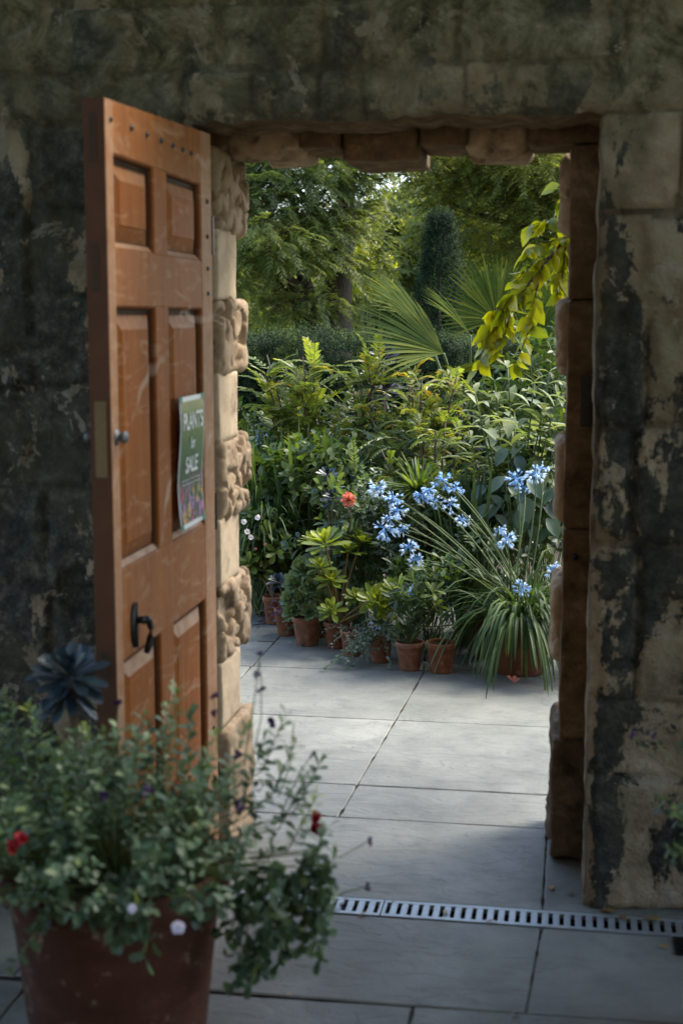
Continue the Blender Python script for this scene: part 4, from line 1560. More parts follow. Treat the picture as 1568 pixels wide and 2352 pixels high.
ml.build('leaves', G_DARK, e, smooth=True)

# dark rosettes further up the bank
def far_aeonium(label, heads, Y, mat, seed):
    px, py, _ = heads[0]
    b = gr(px, Y)
    e = empty('dark_succulent', b, label, 'succulent', 'dark succulents in the bank')
    dark_aeonium(e, b, .03, [(x, y, Y + .02 * i, R_) for i, (x, y, R_) in enumerate(heads)], mat, seed)


far_aeonium('blue black rosette right behind the coral dahlia', [(765, 1142, .075), (752, 1088, .06)], 3.2, G_BLUEAE, 141)
far_aeonium('black rosette in the green bush left of the coral dahlia', [(662, 1090, .07), (690, 1130, .05)], 3.7, G_BLACKAE, 142)
far_aeonium('tall black rosette succulent below the fan palm leaves', [(880, 818, .11), (884, 892, .13), (850, 860, .07)], 4.9, G_BLACKAE, 143)
far_aeonium('black rosette succulent low among the silver blades', [(975, 1008, .09), (940, 1020, .08)], 4.2, G_BLACKAE, 144)
# silver-edged blades in the middle
b = gr(930, 4.3)
e = empty('cordyline', b, 'spiky plant with narrow silvery blades in the middle of the bank', 'plant')
strapclump(e, b + np.array([0, 0, .62]), 90, .6, .022, G_GREY, 151, (.1, 1.4), .7, spread=.05)
mb = MB()
mb.tube([b, b + np.array([0, 0, .65])], .025, 8)
mb.build('trunk', M_STEMB, e, smooth=True)

# feathery shrubs (long divided leaves)
def feathery(name, label, base, top, n, seed, mat, spread=.45, L=.05, slen=.34, tb=0.0, cat='shrub', m=11, W=.018):
    r = np.random.default_rng(seed)
    e = empty(name, base, label, cat, 'feathery shrubs')
    ml, ms = MB(), MB()
    H = top[2] - base[2]
    S_ = 9
    for s_ in range(S_):
        th = r.uniform(0, 6.28)
        tip = np.array(top) + np.array([math.cos(th) * spread * r.uniform(.2, 1.1), math.sin(th) * spread * .7 * r.uniform(.2, 1), -H * .38 * r.random()])
        t = np.linspace(0, 1, 9)[:, None]
        m_ = (np.array(base) + tip) / 2 + np.array([0, 0, .15])
        pts = np.array(base) * (1 - t) ** 2 + 2 * m_ * t * (1 - t) + tip * t ** 2
        ms.tube(pts, np.linspace(.010, .004, 9), 6)
        k = n // S_
        tt = r.uniform(.3, 1, k) ** .8
        P = np.stack([np.interp(tt, t[:, 0], pts[:, j]) for j in range(3)], 1)
        az = np.arange(k) * 2.4 + r.uniform(0, 6)
        el = r.uniform(.35, 1.35, k)
        D = np.stack([np.cos(az) * np.cos(el), np.sin(az) * np.cos(el), np.sin(el)], 1)
        t0 = np.clip(.25 + .45 * tt + r.normal(0, .13, k) + tb, 0, 1)
        pinnate(ml, ms, P, D, m, slen * r.uniform(.5, 1.15, k), L, W, r, t0, .75, r.uniform(.4, 1.5), LANCE, flat=False, rs=.002)
    ml.build('leaves', mat, e, smooth=True)
    ms.build('stems', M_STEMB, e, smooth=True)
    return e


feathery('feathery_shrub', 'feathery yellow green shrub with arching divided tips before the dark hedge', gr(735, 4.35), at(735, 800, 4.35), 210, 161, G_FERNY, .40, .062, .36)
feathery('feathery_shrub', 'feathery shrub with orange tinged tips under the fan palm', gr(950, 4.0), at(975, 848, 4.0), 190, 162, G_FERNY, .34, .055, .30, .1)
feathery('feathery_shrub', 'tall loose feathery shrub overlapping the foot of the palm leaves', gr(850, 4.3), at(850, 845, 4.3), 150, 165, G_FERNY, .30, .058, .34, .05)
feathery('feathery_shrub', 'finely cut blue green shrub in the centre of the bank', gr(800, 3.75), at(815, 950, 3.75), 150, 163, G_BLUEFERN, .34, .045, .30, .05, W=.012, m=14)
feathery('feathery_shrub', 'finely cut green shrub left of the silver leaved plant', gr(1000, 3.55), at(1000, 960, 3.55), 130, 164, G_FERNY, .26, .042, .26, -.15, W=.012, m=13)

# silver velvet-leaved plant at the right, and the broad blue-green leaves below it
b = gr(1180, 3.3)
e = empty('silver_leaved_plant', b, 'tall plant with pale edged silver green velvety leaves at the right of the bank', 'plant')
ml, ms = MB(), MB()
r = np.random.default_rng(171)
tips = [(1090, 905), (1135, 875), (1165, 845), (1225, 880), (1260, 855), (1110, 965), (1180, 945), (1245, 950), (1280, 910), (1075, 985), (1200, 1010)]
for (px, py) in tips:
    tp = at(px, py, 3.3 + r.uniform(-.3, .25))
    bs = b + np.array([r.uniform(-.08, .08), r.uniform(-.08, .08), 0])
    t = np.linspace(0, 1, 9)[:, None]
    m_ = (bs + tp) / 2 + np.array([0, .05, .12])
    pts = bs * (1 - t) ** 2 + 2 * m_ * t * (1 - t) + tp * t ** 2
    ms.tube(pts, np.linspace(.007, .004, 9), 6)
    k = 22
    tt = 1 - np.repeat(np.arange(k // 2), 2) * .055
    P = np.stack([np.interp(tt, t[:, 0], pts[:, j]) for j in range(3)], 1)
    az = np.repeat(np.arange(k // 2) * 1.57, 2) + np.tile([0, 3.1416], k // 2) + r.uniform(0, 3) + r.normal(0, .35, k)
    el = .8 - (1 - tt) * 1.5 + r.normal(0, .28, k)
    D = np.stack([np.cos(az) * np.cos(el), np.sin(az) * np.cos(el), np.sin(el)], 1)
    Nn = np.stack([-np.cos(az) * np.sin(el), -np.sin(az) * np.sin(el), np.cos(el)], 1)
    Lz = np.clip(.085 + (1 - tt) * .45, .085, .19) * r.uniform(.65, 1.2, k)
    ml.leaves(P, D, Nn, Lz, Lz * .34, OVAL, r.uniform(.4, 1.3, k), .15, .3, np.clip(.75 - (1 - tt) * .8 + r.normal(0, .12, k), 0, 1))
ml.build('leaves', G_SILVER, e, smooth=True)
ms.build('stems', M_STEM, e, smooth=True)
b = gr(1190, 2.95)
e = empty('broad_leaved_plant', b, 'plant with large smooth blue green leaves below the silver leaved plant', 'plant')
ml, ms = MB(), MB()
for (px, py, L, dx) in [(1120, 1115, .13, -1), (1150, 1150, .15, -.7), (1200, 1140, .16, .2), (1245, 1150, .16, .8), (1165, 1030, .12, -.5), (1240, 1120, .14, 1), (1130, 1160, .13, -1), (1210, 1180, .15, -.3), (1270, 1100, .13, .6), (1185, 1045, .12, .3), (1255, 1190, .13, .5), (1160, 1095, .12, -.8), (1210, 1100, .13, .6)]:
    c = at(px, py, 2.95 + r.uniform(-.15, .15))
    D = nrm(np.array([dx * .8, -.55, -.25]))
    ms.stems([b + [0, 0, .2]], [c], .004, .003, .05)
    ml.leaves([c], [D], [nrm(np.array([dx * .2, -.75, .65]))], L * .9, L * .52, OVAL, .9, .2, .3, r.uniform(.1, .9))
    ml.leaves([c + [.01, .02, -.05]], [nrm(np.array([-dx * .9, -.35, -.3]))], [nrm(np.array([-dx * .3, -.6, .7]))], L * .75, L * .42, OVAL, .8, .2, .3, r.uniform(.1, .9))
ml.build('leaves', G_BIGLEAF, e, smooth=True)
ms.build('stems', M_STEM, e)

# ------------------------------------------------------------------ fan palm
b = gr(1080, 4.75)
palm = empty('fan_palm', b, 'fan palm with wide pleated leaves rising over the middle of the planting', 'palm')
mb = MB()
mb.tube([b, b + np.array([0, 0, .35]), b + np.array([0, 0, .75])], [.09, .085, .07], 12)
mb.build('trunk', M_BARK, palm, smooth=True)


def fan(hub, axis, normal, R_, seed, span=2.4, n=38, droop=.35):
    r = np.random.default_rng(seed)
    axis = nrm(np.array(axis, float))
    normal = np.array(normal, float)
    normal = nrm(normal - axis * (normal @ axis))
    side = np.cross(axis, normal)
    th = np.linspace(-span, span, n)
    d = axis * np.cos(th)[:, None] + side * np.sin(th)[:, None] + normal * (.12 + .1 * np.cos(th))[:, None]
    L = R_ * (.62 + .38 * np.cos(th * .62)) * r.uniform(.94, 1.05, n)
    dth = 2 * span / (n - 1)
    prof = [(0, .02), (.15, .30), (.3, .6), (.45, .9), (.55, 1.0), (.68, .8), (.82, .48), (1, .03)]
    mb = MB()
    mb.leaves(np.repeat(np.array(hub)[None], n, 0), d, np.repeat(normal[None], n, 0), L, L * .55 * dth * 1.08, prof, droop * r.uniform(.3, 1.4, n), .12, .55, np.clip(.5 + .18 * r.normal(size=n) + .2 * np.abs(th) / span, 0, 1))
    lf = mb.build('frond', G_PALM, palm, smooth=False)
    crown = b + np.array([0, 0, .72])
    hub = np.array(hub)
    t = np.linspace(0, 1, 8)[:, None]
    m_ = (crown + hub) / 2 + np.array([0, 0, .10])
    pts = crown * (1 - t) ** 2 + 2 * m_ * t * (1 - t) + hub * t ** 2
    pb = MB()
    pb.tube(pts, np.linspace(.013, .007, 8), 6)
    pb.build('petiole', M_STEM, lf, smooth=True)


cr_, cu_ = np.array([.98, .16, 0]), np.array([0, 0, 1.0])
def dirs(px, py):
    return cr_ * px + cu_ * py
T = np.array([.1, -1, .15])           # towards the doorway
fan(at(1018, 812, 4.30), dirs(-.93, .36), np.array([.1, -.55, .1]) + dirs(.30, .85), .58, 1, 1.05, 32, .12)
fan(at(965, 735, 4.9), dirs(-.80, .50), np.array([0, -.35, 0]) + dirs(.45, .8), .46, 2, .8, 22, .15)
fan(at(1140, 735, 5.0), dirs(-.55, .80), T + dirs(.1, .25), .42, 3, 1.25, 34, .1)
fan(at(1080, 770, 4.6), dirs(-.75, .66), T * .25 + dirs(.65, .75), .40, 4, .55, 18, .25)
fan(at(1255, 755, 4.6), dirs(-.05, 1.0), T + dirs(0, .1), .23, 5, 1.9, 40, .1)
fan(at(1275, 700, 5.1), dirs(.25, .95), T + dirs(0, .5), .36, 6, 1.4, 34, .1)
fan(at(1090, 905, 4.3), dirs(-.5, -.1) + np.array([0, -.5, 0]), T * .4 + dirs(0, .9), .34, 7, 1.7, 34, .35)
fan(at(1190, 850, 4.7), dirs(.8, .1) + np.array([0, -.3, 0]), T * .4 + dirs(-.1, .9), .36, 8, 1.2, 30, .35)
fan(at(960, 880, 4.5), dirs(-.95, .12), T * .35 + dirs(.1, .9), .50, 9, .6, 16, .3)
fan(at(1215, 800, 4.5), dirs(.55, .5), T + dirs(-.4, .5), .34, 10, 1.3, 32, .2)
fan(at(1000, 950, 4.4), dirs(-.8, -.25), T * .4 + dirs(-.2, .9), .40, 11, .7, 18, .4)
fan(at(1050, 860, 4.4), dirs(.35, .2) + np.array([0, -.8, 0]), T * .3 + dirs(0, .9), .36, 12, 1.2, 30, .3)

# ------------------------------------------------------------------ clipped hedge
HY = 6.1
hx0, hx1 = at(430, 727, HY)[0], at(1420, 727, HY)[0]
ztop = at(700, 785, HY)[2]
hedge = empty('hedge', ((hx0 + hx1) / 2, HY + .3, 0), 'dark clipped yew hedge behind the planting bank', 'hedge')
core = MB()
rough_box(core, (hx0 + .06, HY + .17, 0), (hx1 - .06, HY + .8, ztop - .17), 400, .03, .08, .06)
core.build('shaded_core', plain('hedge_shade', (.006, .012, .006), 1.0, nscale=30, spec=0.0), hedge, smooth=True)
r = np.random.default_rng(181)
NH = 7600
fx = r.uniform(hx0, hx1, NH)
face = r.random(NH)
pz = np.where(face < .72, r.uniform(.2, ztop, NH), ztop)
py_ = np.where(face < .72, HY, HY + r.uniform(0, .75, NH))
P = np.stack([fx, py_, pz], 1)
bumpv = .07 * fbm(P * 2.6, 7, 3)
P[:, 1] += np.where(face < .72, bumpv, 0)
P[:, 2] += np.where(face < .72, 0, bumpv - .02)
D = np.where((face < .72)[:, None], np.array([0, -.8, .55]), np.array([0, -.25, 1.0])) + .55 * r.normal(size=(NH, 3))
ml, ms = MB(), MB()
t0 = np.clip(.35 + .5 * fbm(P * 5, 9, 2) + np.where(face < .72, (pz / ztop - .8) * .35, .3) + r.normal(0, .12, NH), 0, 1)  # top sprigs lighter, low front darker: overhead light put into leaf tone
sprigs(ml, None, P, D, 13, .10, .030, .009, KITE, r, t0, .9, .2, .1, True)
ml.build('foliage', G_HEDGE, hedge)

# ------------------------------------------------------------------ narrow dark conifer
b = gr(1008, 7.0)
zt = at(1008, 485, 7.0)[2]
cf = empty('conifer', b, 'narrow dark columnar conifer standing behind the fan palm', 'tree')
mb = MB()
mb.tube([b, b + np.array([0, 0, zt * .9])], [.03, .008], 8)
mb.build('trunk', M_BARK, cf, smooth=True)
r = np.random.default_rng(191)
n = 6000
hh = r.uniform(.3, zt, n)
th = r.uniform(0, 6.283, n)
rad = .185 * np.sqrt(np.clip((zt - hh) / 1.3, 0, 1)) * (1 + .22 * fbm(np.stack([np.cos(th) * 1.2, np.sin(th) * 1.2, hh * 3], -1), 3, 2)) + .012
q_ = r.uniform(.45, 1.0, n) ** .5 * np.where(r.random(n) < .12, r.uniform(1.05, 1.4, n), 1)
P = b + np.stack([np.cos(th) * rad * q_, np.sin(th) * rad * q_, hh - .06], 1)
D = np.stack([np.cos(th) * .6, np.sin(th) * .6, np.ones(n)], 1) + .3 * r.normal(size=(n, 3))
ml = MB()
sprigs(ml, None, P, D, 14, .10, .026, .006, KITE, r, np.clip(r.normal(.45, .22, n), 0, 1), .8, .1, .1, True)
ml.build('crown', G_COLUMN, cf)

# ------------------------------------------------------------------ trees
def limb(mb, pts, r0, r1, sides=9):
    pts = np.array(pts, float)
    t = np.linspace(0, 1, len(pts))
    tt = np.linspace(0, 1, len(pts) * 4)
    P = np.stack([np.interp(tt, t, pts[:, k]) for k in range(3)], 1)
    for _ in range(3):
        P[1:-1] = (P[:-2] + 2 * P[1:-1] + P[2:]) / 4
    P += .03 * r0 / .1 * np.stack([vnoise(P * 3, 1), vnoise(P * 3, 2), 0 * tt], 1)
    mb.tube(P, np.linspace(r0, r1, len(P)), sides)


# the broad feathery tree at the left, leaning limbs and a thick trunk
b = gr(770, 9.6)
t1 = empty('tree', b, 'large feathery dark green tree with leaning limbs behind the hedge', 'tree', 'trees beyond the hedge')
mb = MB()
limb(mb, [b, at(778, 760, 9.6), at(782, 640, 9.6), at(790, 560, 9.6), at(800, 420, 9.7), at(830, 200, 9.8)], .17, .06, 12)
limb(mb, [b + np.array([-.15, 0, .6]), at(700, 690, 9.5), at(640, 640, 9.4), at(590, 600, 9.3), at(500, 540, 9.3)], .12, .06)
limb(mb, [at(715, 700, 9.5), at(690, 630, 9.5), at(700, 560, 9.6), at(660, 420, 9.6)], .08, .03)
limb(mb, [at(785, 600, 9.6), at(740, 500, 9.4), at(690, 440, 9.2), at(640, 400, 9.0)], .05, .015)
mb.build('trunk', M_BARK, t1, smooth=True)
mb = MB()
for pts in (
    [(560, 520, 8.7), (590, 480, 8.7), (630, 430, 8.7), (655, 405, 8.7), (660, 380, 8.7)],
    [(630, 430, 8.7), (632, 480, 8.7)], [(520, 500, 8.6), (600, 462, 8.6)],
    [(820, 480, 8.9), (780, 470, 8.9), (760, 440, 8.9), (750, 400, 8.9)], [(740, 520, 9.0), (700, 540, 9.0), (665, 590, 9.0)],
    [(880, 412, 9.2), (820, 400, 9.2), (760, 385, 9.2)]):
    mb = MB()
    limb(mb, [at(*p_) for p_ in pts], .016, .008, 6)
    mb.build('branch', M_BARK2, t1, smooth=True)


def crown(root, clumps, mat, seed, per=120, slen=.24, m=9, L=.075, W=.013, tb=0.0, sag=.9, ang=.75, name='crown', kind='pinnate'):
    r = np.random.default_rng(seed)
    ml, ms = MB(), MB()
    for (c, rad) in clumps:
        c = np.array(c)
        n = int(per * 2.6 * (rad[0] * rad[2] / .12) ** .9)
        P, d = blob_points(n, c, rad, r, .35, -.75)
        az = np.arctan2(d[:, 1], d[:, 0]) + r.normal(0, .7, len(P))
        el = r.normal(.1, .4, len(P))
        D = np.stack([np.cos(az) * np.cos(el), np.sin(az) * np.cos(el), np.sin(el)], 1)
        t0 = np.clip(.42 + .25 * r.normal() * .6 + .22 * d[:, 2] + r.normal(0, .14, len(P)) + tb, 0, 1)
        if kind == 'pinnate':
            pinnate(ml, ms, P, D, m, slen * r.uniform(.6, 1.15, len(P)), L, W, r, t0, ang, sag, KITE, rs=.0035)
        else:
            sprigs(ml, None, P, D, m, slen, L, W, KITE, r, t0, .9, .3, .15, True)
    ml.build(name, mat, root)
    if kind == 'pinnate':
        ms.build('twigs', M_STEMB, root)


rc = np.random.default_rng(201)
cl = []
for (px, py, Y, rx, rz) in [(600, 560, 8.6, .45, .24), (680, 590, 8.8, .36, .2), (640, 480, 8.9, .40, .24), (740, 520, 9.0, .36, .22), (570, 450, 8.8, .4, .26), (720, 420, 9.0, .42, .24), (800, 470, 9.2, .28, .2),
                            (800, 400, 9.2, .35, .22), (640, 400, 9.2, .4, .2), (560, 660, 9.2, .40, .22), (700, 700, 9.2, .34, .14), (620, 730, 9.5, .5, .16), (760, 610, 9.3, .2, .16), (850, 620, 10.0, .25, .2), (840, 540, 9.8, .16, .2),
                            (530, 560, 9.4, .4, .4), (690, 350, 9.3, .6, .2), (540, 380, 9.2, .5, .3), (850, 340, 9.5, .4, .22), (480, 480, 9.4, .5, .5), (400, 420, 9.3, .6, .5)]:
    cl.append((at(px, py, Y), (rx, rx * .8, rz)))
for k in range(9):
    a = rc.uniform(0, 6.28)
    cl.append((b + np.array([-.6 + 1.9 * math.cos(a) * rc.random() ** .5, .3 + 1.5 * math.sin(a) * rc.random() ** .5, rc.uniform(3.2, 5.2)]), (.6, .55, .3)))
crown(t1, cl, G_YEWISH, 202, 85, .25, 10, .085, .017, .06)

# lighter tree on the right
b = gr(1330, 11.5)
t2 = empty('tree', b, 'lighter yellow green tree with fine drooping sprays at the upper right', 'tree', 'trees beyond the hedge')
mb = MB()
limb(mb, [b, b + np.array([-.1, 0, 1.5]), b + np.array([0, 0, 3.0]), b + np.array([-.2, 0, 5])], .15, .05, 10)
limb(mb, [b + np.array([0, 0, 2.2]), at(1200, 520, 11.3), at(1120, 500, 11.2), at(1040, 470, 11.0)], .05, .015)
limb(mb, [b + np.array([0, 0, 2.7]), at(1150, 420, 11.3), at(1000, 390, 11.2)], .05, .012)
mb.build('trunk', M_BARK, t2, smooth=True)
cl = []
for (px, py, Y, rx, rz) in [(1010, 400, 11.0, .45, .24), (1100, 430, 11.0, .45, .25), (1180, 400, 10.8, .45, .25), (1130, 520, 11.2, .42, .26), (1080, 560, 11.5, .32, .25), (1220, 480, 10.8, .36, .28), (1240, 400, 10.5, .3, .24), (1180, 590, 11.3, .4, .2), (1010, 460, 11.2, .22, .18),
                            (1040, 350, 11, .5, .2), (1200, 340, 10.8, .5, .22), (1260, 560, 11, .4, .3), (960, 370, 11.1, .28, .16), (1300, 450, 11.0, .5, .4), (1400, 500, 11.2, .6, .6)]:
    cl.append((at(px, py, Y), (rx, rx * .8, rz)))
for k in range(8):
    a = rc.uniform(0, 6.28)
    cl.append((b + np.array([-.2 + 1.8 * math.cos(a) * rc.random() ** .5, .5 + 1.4 * math.sin(a) * rc.random() ** .5, rc.uniform(3.3, 5.5)]), (.6, .55, .32)))
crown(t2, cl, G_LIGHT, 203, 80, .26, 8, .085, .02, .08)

# sunlit shrub glimpsed between the trunks, and trees farther off
c = at(845, 640, 12.5)
bush('leafy_bush', 'sunlit yellow shrub glimpsed beyond the thick tree trunk', (c[0], c[1], 0), c, (.30, .4, .42), 200, 10, .2, .08, .035, OVAL, G_BRANCH, M_STEM, 211, 'shrub', shell=.4)
for k, (px, Y, zc_, rx, rz, lab) in enumerate([
        (560, 15, 1.7, 1.7, 1.3, 'far green tree seen low between the leaning limbs'),
        (700, 17, 1.9, 1.5, 1.2, 'far bright tree behind the thick trunk'),
        (840, 19, 1.5, 1.5, 1.0, 'far low tree beneath the patch of bright sky'),
        (1010, 18, 2.6, 1.6, 1.9, 'far tree behind the narrow dark conifer'),
        (1180, 16, 2.3, 1.6, 1.7, 'far tree behind the light green sprays at the right'),
        (1380, 17, 2.5, 2.0, 2.0, 'far tree beyond the right side of the garden'),
        (360, 16, 2.6, 2.0, 2.0, 'far tree beyond the left side of the garden')]):
    b = gr(px, Y)
    e = empty('tree', b, lab, 'tree', 'far trees')
    mb = MB()
    limb(mb, [b, b + np.array([.1, 0, zc_ * .6]), b + np.array([0, 0, zc_ * 1.2])], .12, .05)
    mb.build('trunk', M_BARK, e, smooth=True)
    cl = []
    for j in range(34):
        d = unit_rand(1, rc)[0] * rc.random() ** .4
        cl.append((b + np.array([d[0] * rx, d[1] * .8, zc_ + d[2] * rz]), (.42, .42, .3)))
    crown(e, cl, G_FAR, 220 + k, 36, .3, 8, .13, .055, .1 if k in (1, 2) else -.05, kind='sprig')

# overhanging branch of a young tree at the right of the opening
b = np.array([.62, 1.75, 0])
bt = empty('tree', b, 'young tree with translucent yellow green leaves hanging in from the right of the doorway', 'tree')
mb = MB()
limb(mb, [b, b + np.array([.03, .05, 1.2]), b + np.array([-.05, .1, 2.2]), b + np.array([.05, .1, 3.2])], .045, .015)
twigs = []
main = [b + np.array([-.03, .08, 1.9]), at(1380, 470, 1.75), at(1300, 545, 1.6), at(1250, 605, 1.55), at(1200, 668, 1.5), at(1150, 725, 1.5), at(1105, 775, 1.5)]
limb(mb, main, .008, .002, 7)
side = [([at(1300, 545, 1.6), at(1290, 640, 1.55), at(1275, 680, 1.5)], 8), ([at(1245, 610, 1.55), at(1225, 690, 1.5), at(1215, 760, 1.5), at(1180, 840, 1.48)], 12), ([at(1200, 668, 1.5), at(1150, 700, 1.5), at(1120, 720, 1.5)], 7),
        ([at(1150, 725, 1.5), at(1120, 780, 1.5), at(1095, 850, 1.5)], 9), ([at(1330, 510, 1.65), at(1270, 500, 1.6), at(1215, 520, 1.6)], 8), ([at(1300, 545, 1.6), at(1240, 560, 1.6), at(1205, 580, 1.6)], 6), ([at(1380, 470, 1.75), at(1310, 455, 1.7), at(1280, 470, 1.68)], 5),
        ([at(1260, 590, 1.55), at(1215, 610, 1.55), at(1180, 650, 1.52)], 7), ([at(1170, 705, 1.5), at(1160, 770, 1.5), at(1135, 820, 1.5)], 6), ([at(1360, 480, 1.7), at(1330, 440, 1.68), at(1285, 425, 1.66)], 8), ([at(1330, 520, 1.62), at(1300, 580, 1.6), at(1285, 640, 1.58)], 8), ([at(1320, 530, 1.6), at(1330, 600, 1.6), at(1310, 670, 1.58)], 8)]
r = np.random.default_rng(231)
B_, D_, N_, L_ = [], [], [], []
for pts, k in side + [(main[1:], 26)]:
    pts = np.array(pts)
    k = int(k * 2.6)
    limb(mb, pts, .0032, .0014, 5)
    t = np.linspace(0, 1, len(pts))
    tt = np.linspace(.1, 1, k)
    P = np.stack([np.interp(tt, t, pts[:, j]) for j in range(3)], 1)
    dr = nrm(np.stack([np.interp(tt, t, np.gradient(pts[:, j])) for j in range(3)], 1))
    for i in range(k):
        B_.append(P[i])
        D_.append(nrm(dr[i] * .35 + np.array([r.normal() * .8, r.normal() * .6, -.55])))
        N_.append(np.array([r.normal() * .8, -.5 + r.normal() * .8, .5 + r.normal() * .4]))
        L_.append(.068 * r.uniform(.55, 1.3))
ml = MB()
L_ = np.array(L_)
ml.leaves(np.array(B_), np.array(D_), np.array(N_), L_, L_ * .62, [(0, .1), (.15, .6), (.35, 1), (.6, .8), (.82, .4), (1, .02)], .45, 0, .22, np.clip(r.normal(.5, .25, len(L_)), 0, 1))
mb.build('trunk', M_BARK, bt, smooth=True)
ml.build('hanging_leaves', G_BRANCH, bt, smooth=True)
ml = MB()
P, d = blob_points(420, (.85, 1.9, 2.9), (.75, .75, .75), r, .3, -.8)
sprigs(ml, None, P, d + np.array([0, 0, -.4]), 8, .16, .085, .052, OVAL, r)
ml.build('crown', G_BRANCH, bt, smooth=True)

# shrubs farther along the bed on both sides, so the bank carries on behind the jambs
for k, (x, y, lab) in enumerate([(-2.15, 4.1, 'round green shrub in the bed behind the left part of the wall'), (.75, 2.9, 'dense shrub in the bed behind the right pier'), (1.2, 4.2, 'tall shrub at the far right of the bed'), (-2.7, 5.0, 'dark shrub at the far left end of the bed')]):
    bush('leafy_bush', lab, (x, y, 0), (x, y, .62), (.5, .45, .6), 170, 10, .14, .08, .035, OVAL, G_BUSH if k % 2 else G_DARK, M_STEM, 240 + k, 'shrub', shell=.4)

# ------------------------------------------------------------------ the viewer's side: unseen tree and building added to block the sky
b = np.array([2.6, -3.2, 0])
ct = empty('tree', b, 'unseen spreading tree added to shade the courtyard in front of the wall', 'tree')
mb = MB()
limb(mb, [b, b + np.array([-.1, .05, 1.6]), b + np.array([-.5, .1, 3.0]), b + np.array([-1.0, .1, 4.2])], .16, .06, 10)
limb(mb, [b + np.array([-.3, .1, 2.4]), np.array([.9, -2.6, 3.6]), np.array([-.6, -2.2, 4.1]), np.array([-2.2, -2.4, 4.2])], .08, .02)
mb.build('trunk', M_BARK, ct, smooth=True)
r = np.random.default_rng(411)
n = 3700
P = np.stack([r.uniform(-4.2, 3.6, n), r.uniform(-5.6, -.3, n), 3.9 + r.uniform(-.35, .75, n)], 1)
P[:, 2] -= .05 * ((P[:, 0] + .2) ** 2 + (P[:, 1] + 3) ** 2) * .5
ml = MB()
sprigs(ml, None, P, unit_rand(n, r) * np.array([1, 1, .3]), 9, .28, .14, .09, KITE, r, None, .9, .3, .15, True)
ml.build('crown', G_BUSH, ct)
hs = empty('added_house', (0, -7, 0), 'unseen stone building added opposite the garden wall to block the sky', 'added_house')
mb = MB()
mb.box(-6, 6, -10, -7, -.05, 4.6)
mb.build('wall', M_CARVE, hs)
mb = MB()
mb.add([(-6.3, -6.7, 4.5), (6.3, -6.7, 4.5), (6.3, -8.5, 6.2), (-6.3, -8.5, 6.2), (6.3, -10.3, 4.5), (-6.3, -10.3, 4.5)], [(0, 1, 2, 3), (3, 2, 4, 5)])
mb.build('added_roof', M_TERRA_BIG, hs)

# ------------------------------------------------------------------ foreground pot of bedding plants
fb = at(268, 2070, -1.3)
fb[2] = 0
RIMZ = .575
fp = empty('planter', fb, 'big dark terracotta pot overflowing with grey green bedding plants in front of the door', 'planter')
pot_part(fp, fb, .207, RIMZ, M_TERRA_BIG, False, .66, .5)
rimb = MB()
rimb.lathe((fb[0], fb[1], RIMZ - .035), [(.2035, -.012), (.2105, -.008), (.213, .006), (.212, .026), (.207, .0375), (.197, .0372)], 48, tone=.3)
rimb.build('rim', M_TERRA_BIG, fp, smooth=True)
r = np.random.default_rng(301)
ml, ms = MB(), MB()
P, d = blob_points(300, fb + np.array([-.035, .0, RIMZ + .0]), (.325, .24, .165), r, .2, -.12)
D = nrm(d * .55 + np.array([0, 0, .55]) + .4 * r.normal(size=P.shape))
t0 = np.clip(.42 + .3 * fbm(P * 7, 5, 2) + r.normal(0, .14, len(P)), 0, 1)
hf = r.random(len(P)) < .6
sprigs(ml, ms, P[hf], D[hf], 13, .095 * r.uniform(.6, 1.4, hf.sum()), .019, .011, OBOV, r, t0[hf], .9, .4, .2, rs=.0014)
sprigs(ml, ms, P[~hf], D[~hf], 10, .11 * r.uniform(.6, 1.4, (~hf).sum()), .031, .018, OVAL, r, t0[~hf], .9, .6, .2, rs=.0016)
ms.stems(np.repeat((fb + [0, 0, RIMZ - .05])[None], len(P), 0), P, .002, .0014)
# taller wispy shoots
P2 = np.array([at(px, py, Y) for px, py, Y in [(40, 1700, -1.3), (100, 1690, -1.25), (210, 1740, -1.3), (330, 1720, -1.3), (370, 1690, -1.25), (385, 1650, -1.28), (420, 1700, -1.2), (520, 1730, -1.25), (560, 1760, -1.2), (600, 1700, -1.22), (620, 1760, -1.25), (640, 1830, -1.3), (660, 1880, -1.3), (450, 1760, -1.4), (300, 1770, -1.4), (180, 1760, -1.4), (10, 1760, -1.4), (150, 1800, -1.45), (670, 1800, -1.25), (680, 1950, -1.35), (690, 2020, -1.35), (20, 1690, -1.2), (60, 1660, -1.15)]])
sprigs(ml, ms, P2 - np.array([0, 0, .06]), np.stack([(P2[:, 0] - fb[0]) * .8, 0 * P2[:, 0], np.full(len(P2), .5)], 1), 18, .12, .030, .018, OBOV, r, None, .8, .4, .2)
ms.stems(np.repeat((fb + [0, 0, RIMZ])[None], len(P2), 0), P2 - np.array([0, 0, .06]), .0022, .0015)
ml.build('foliage', G_POT, fp, smooth=True)
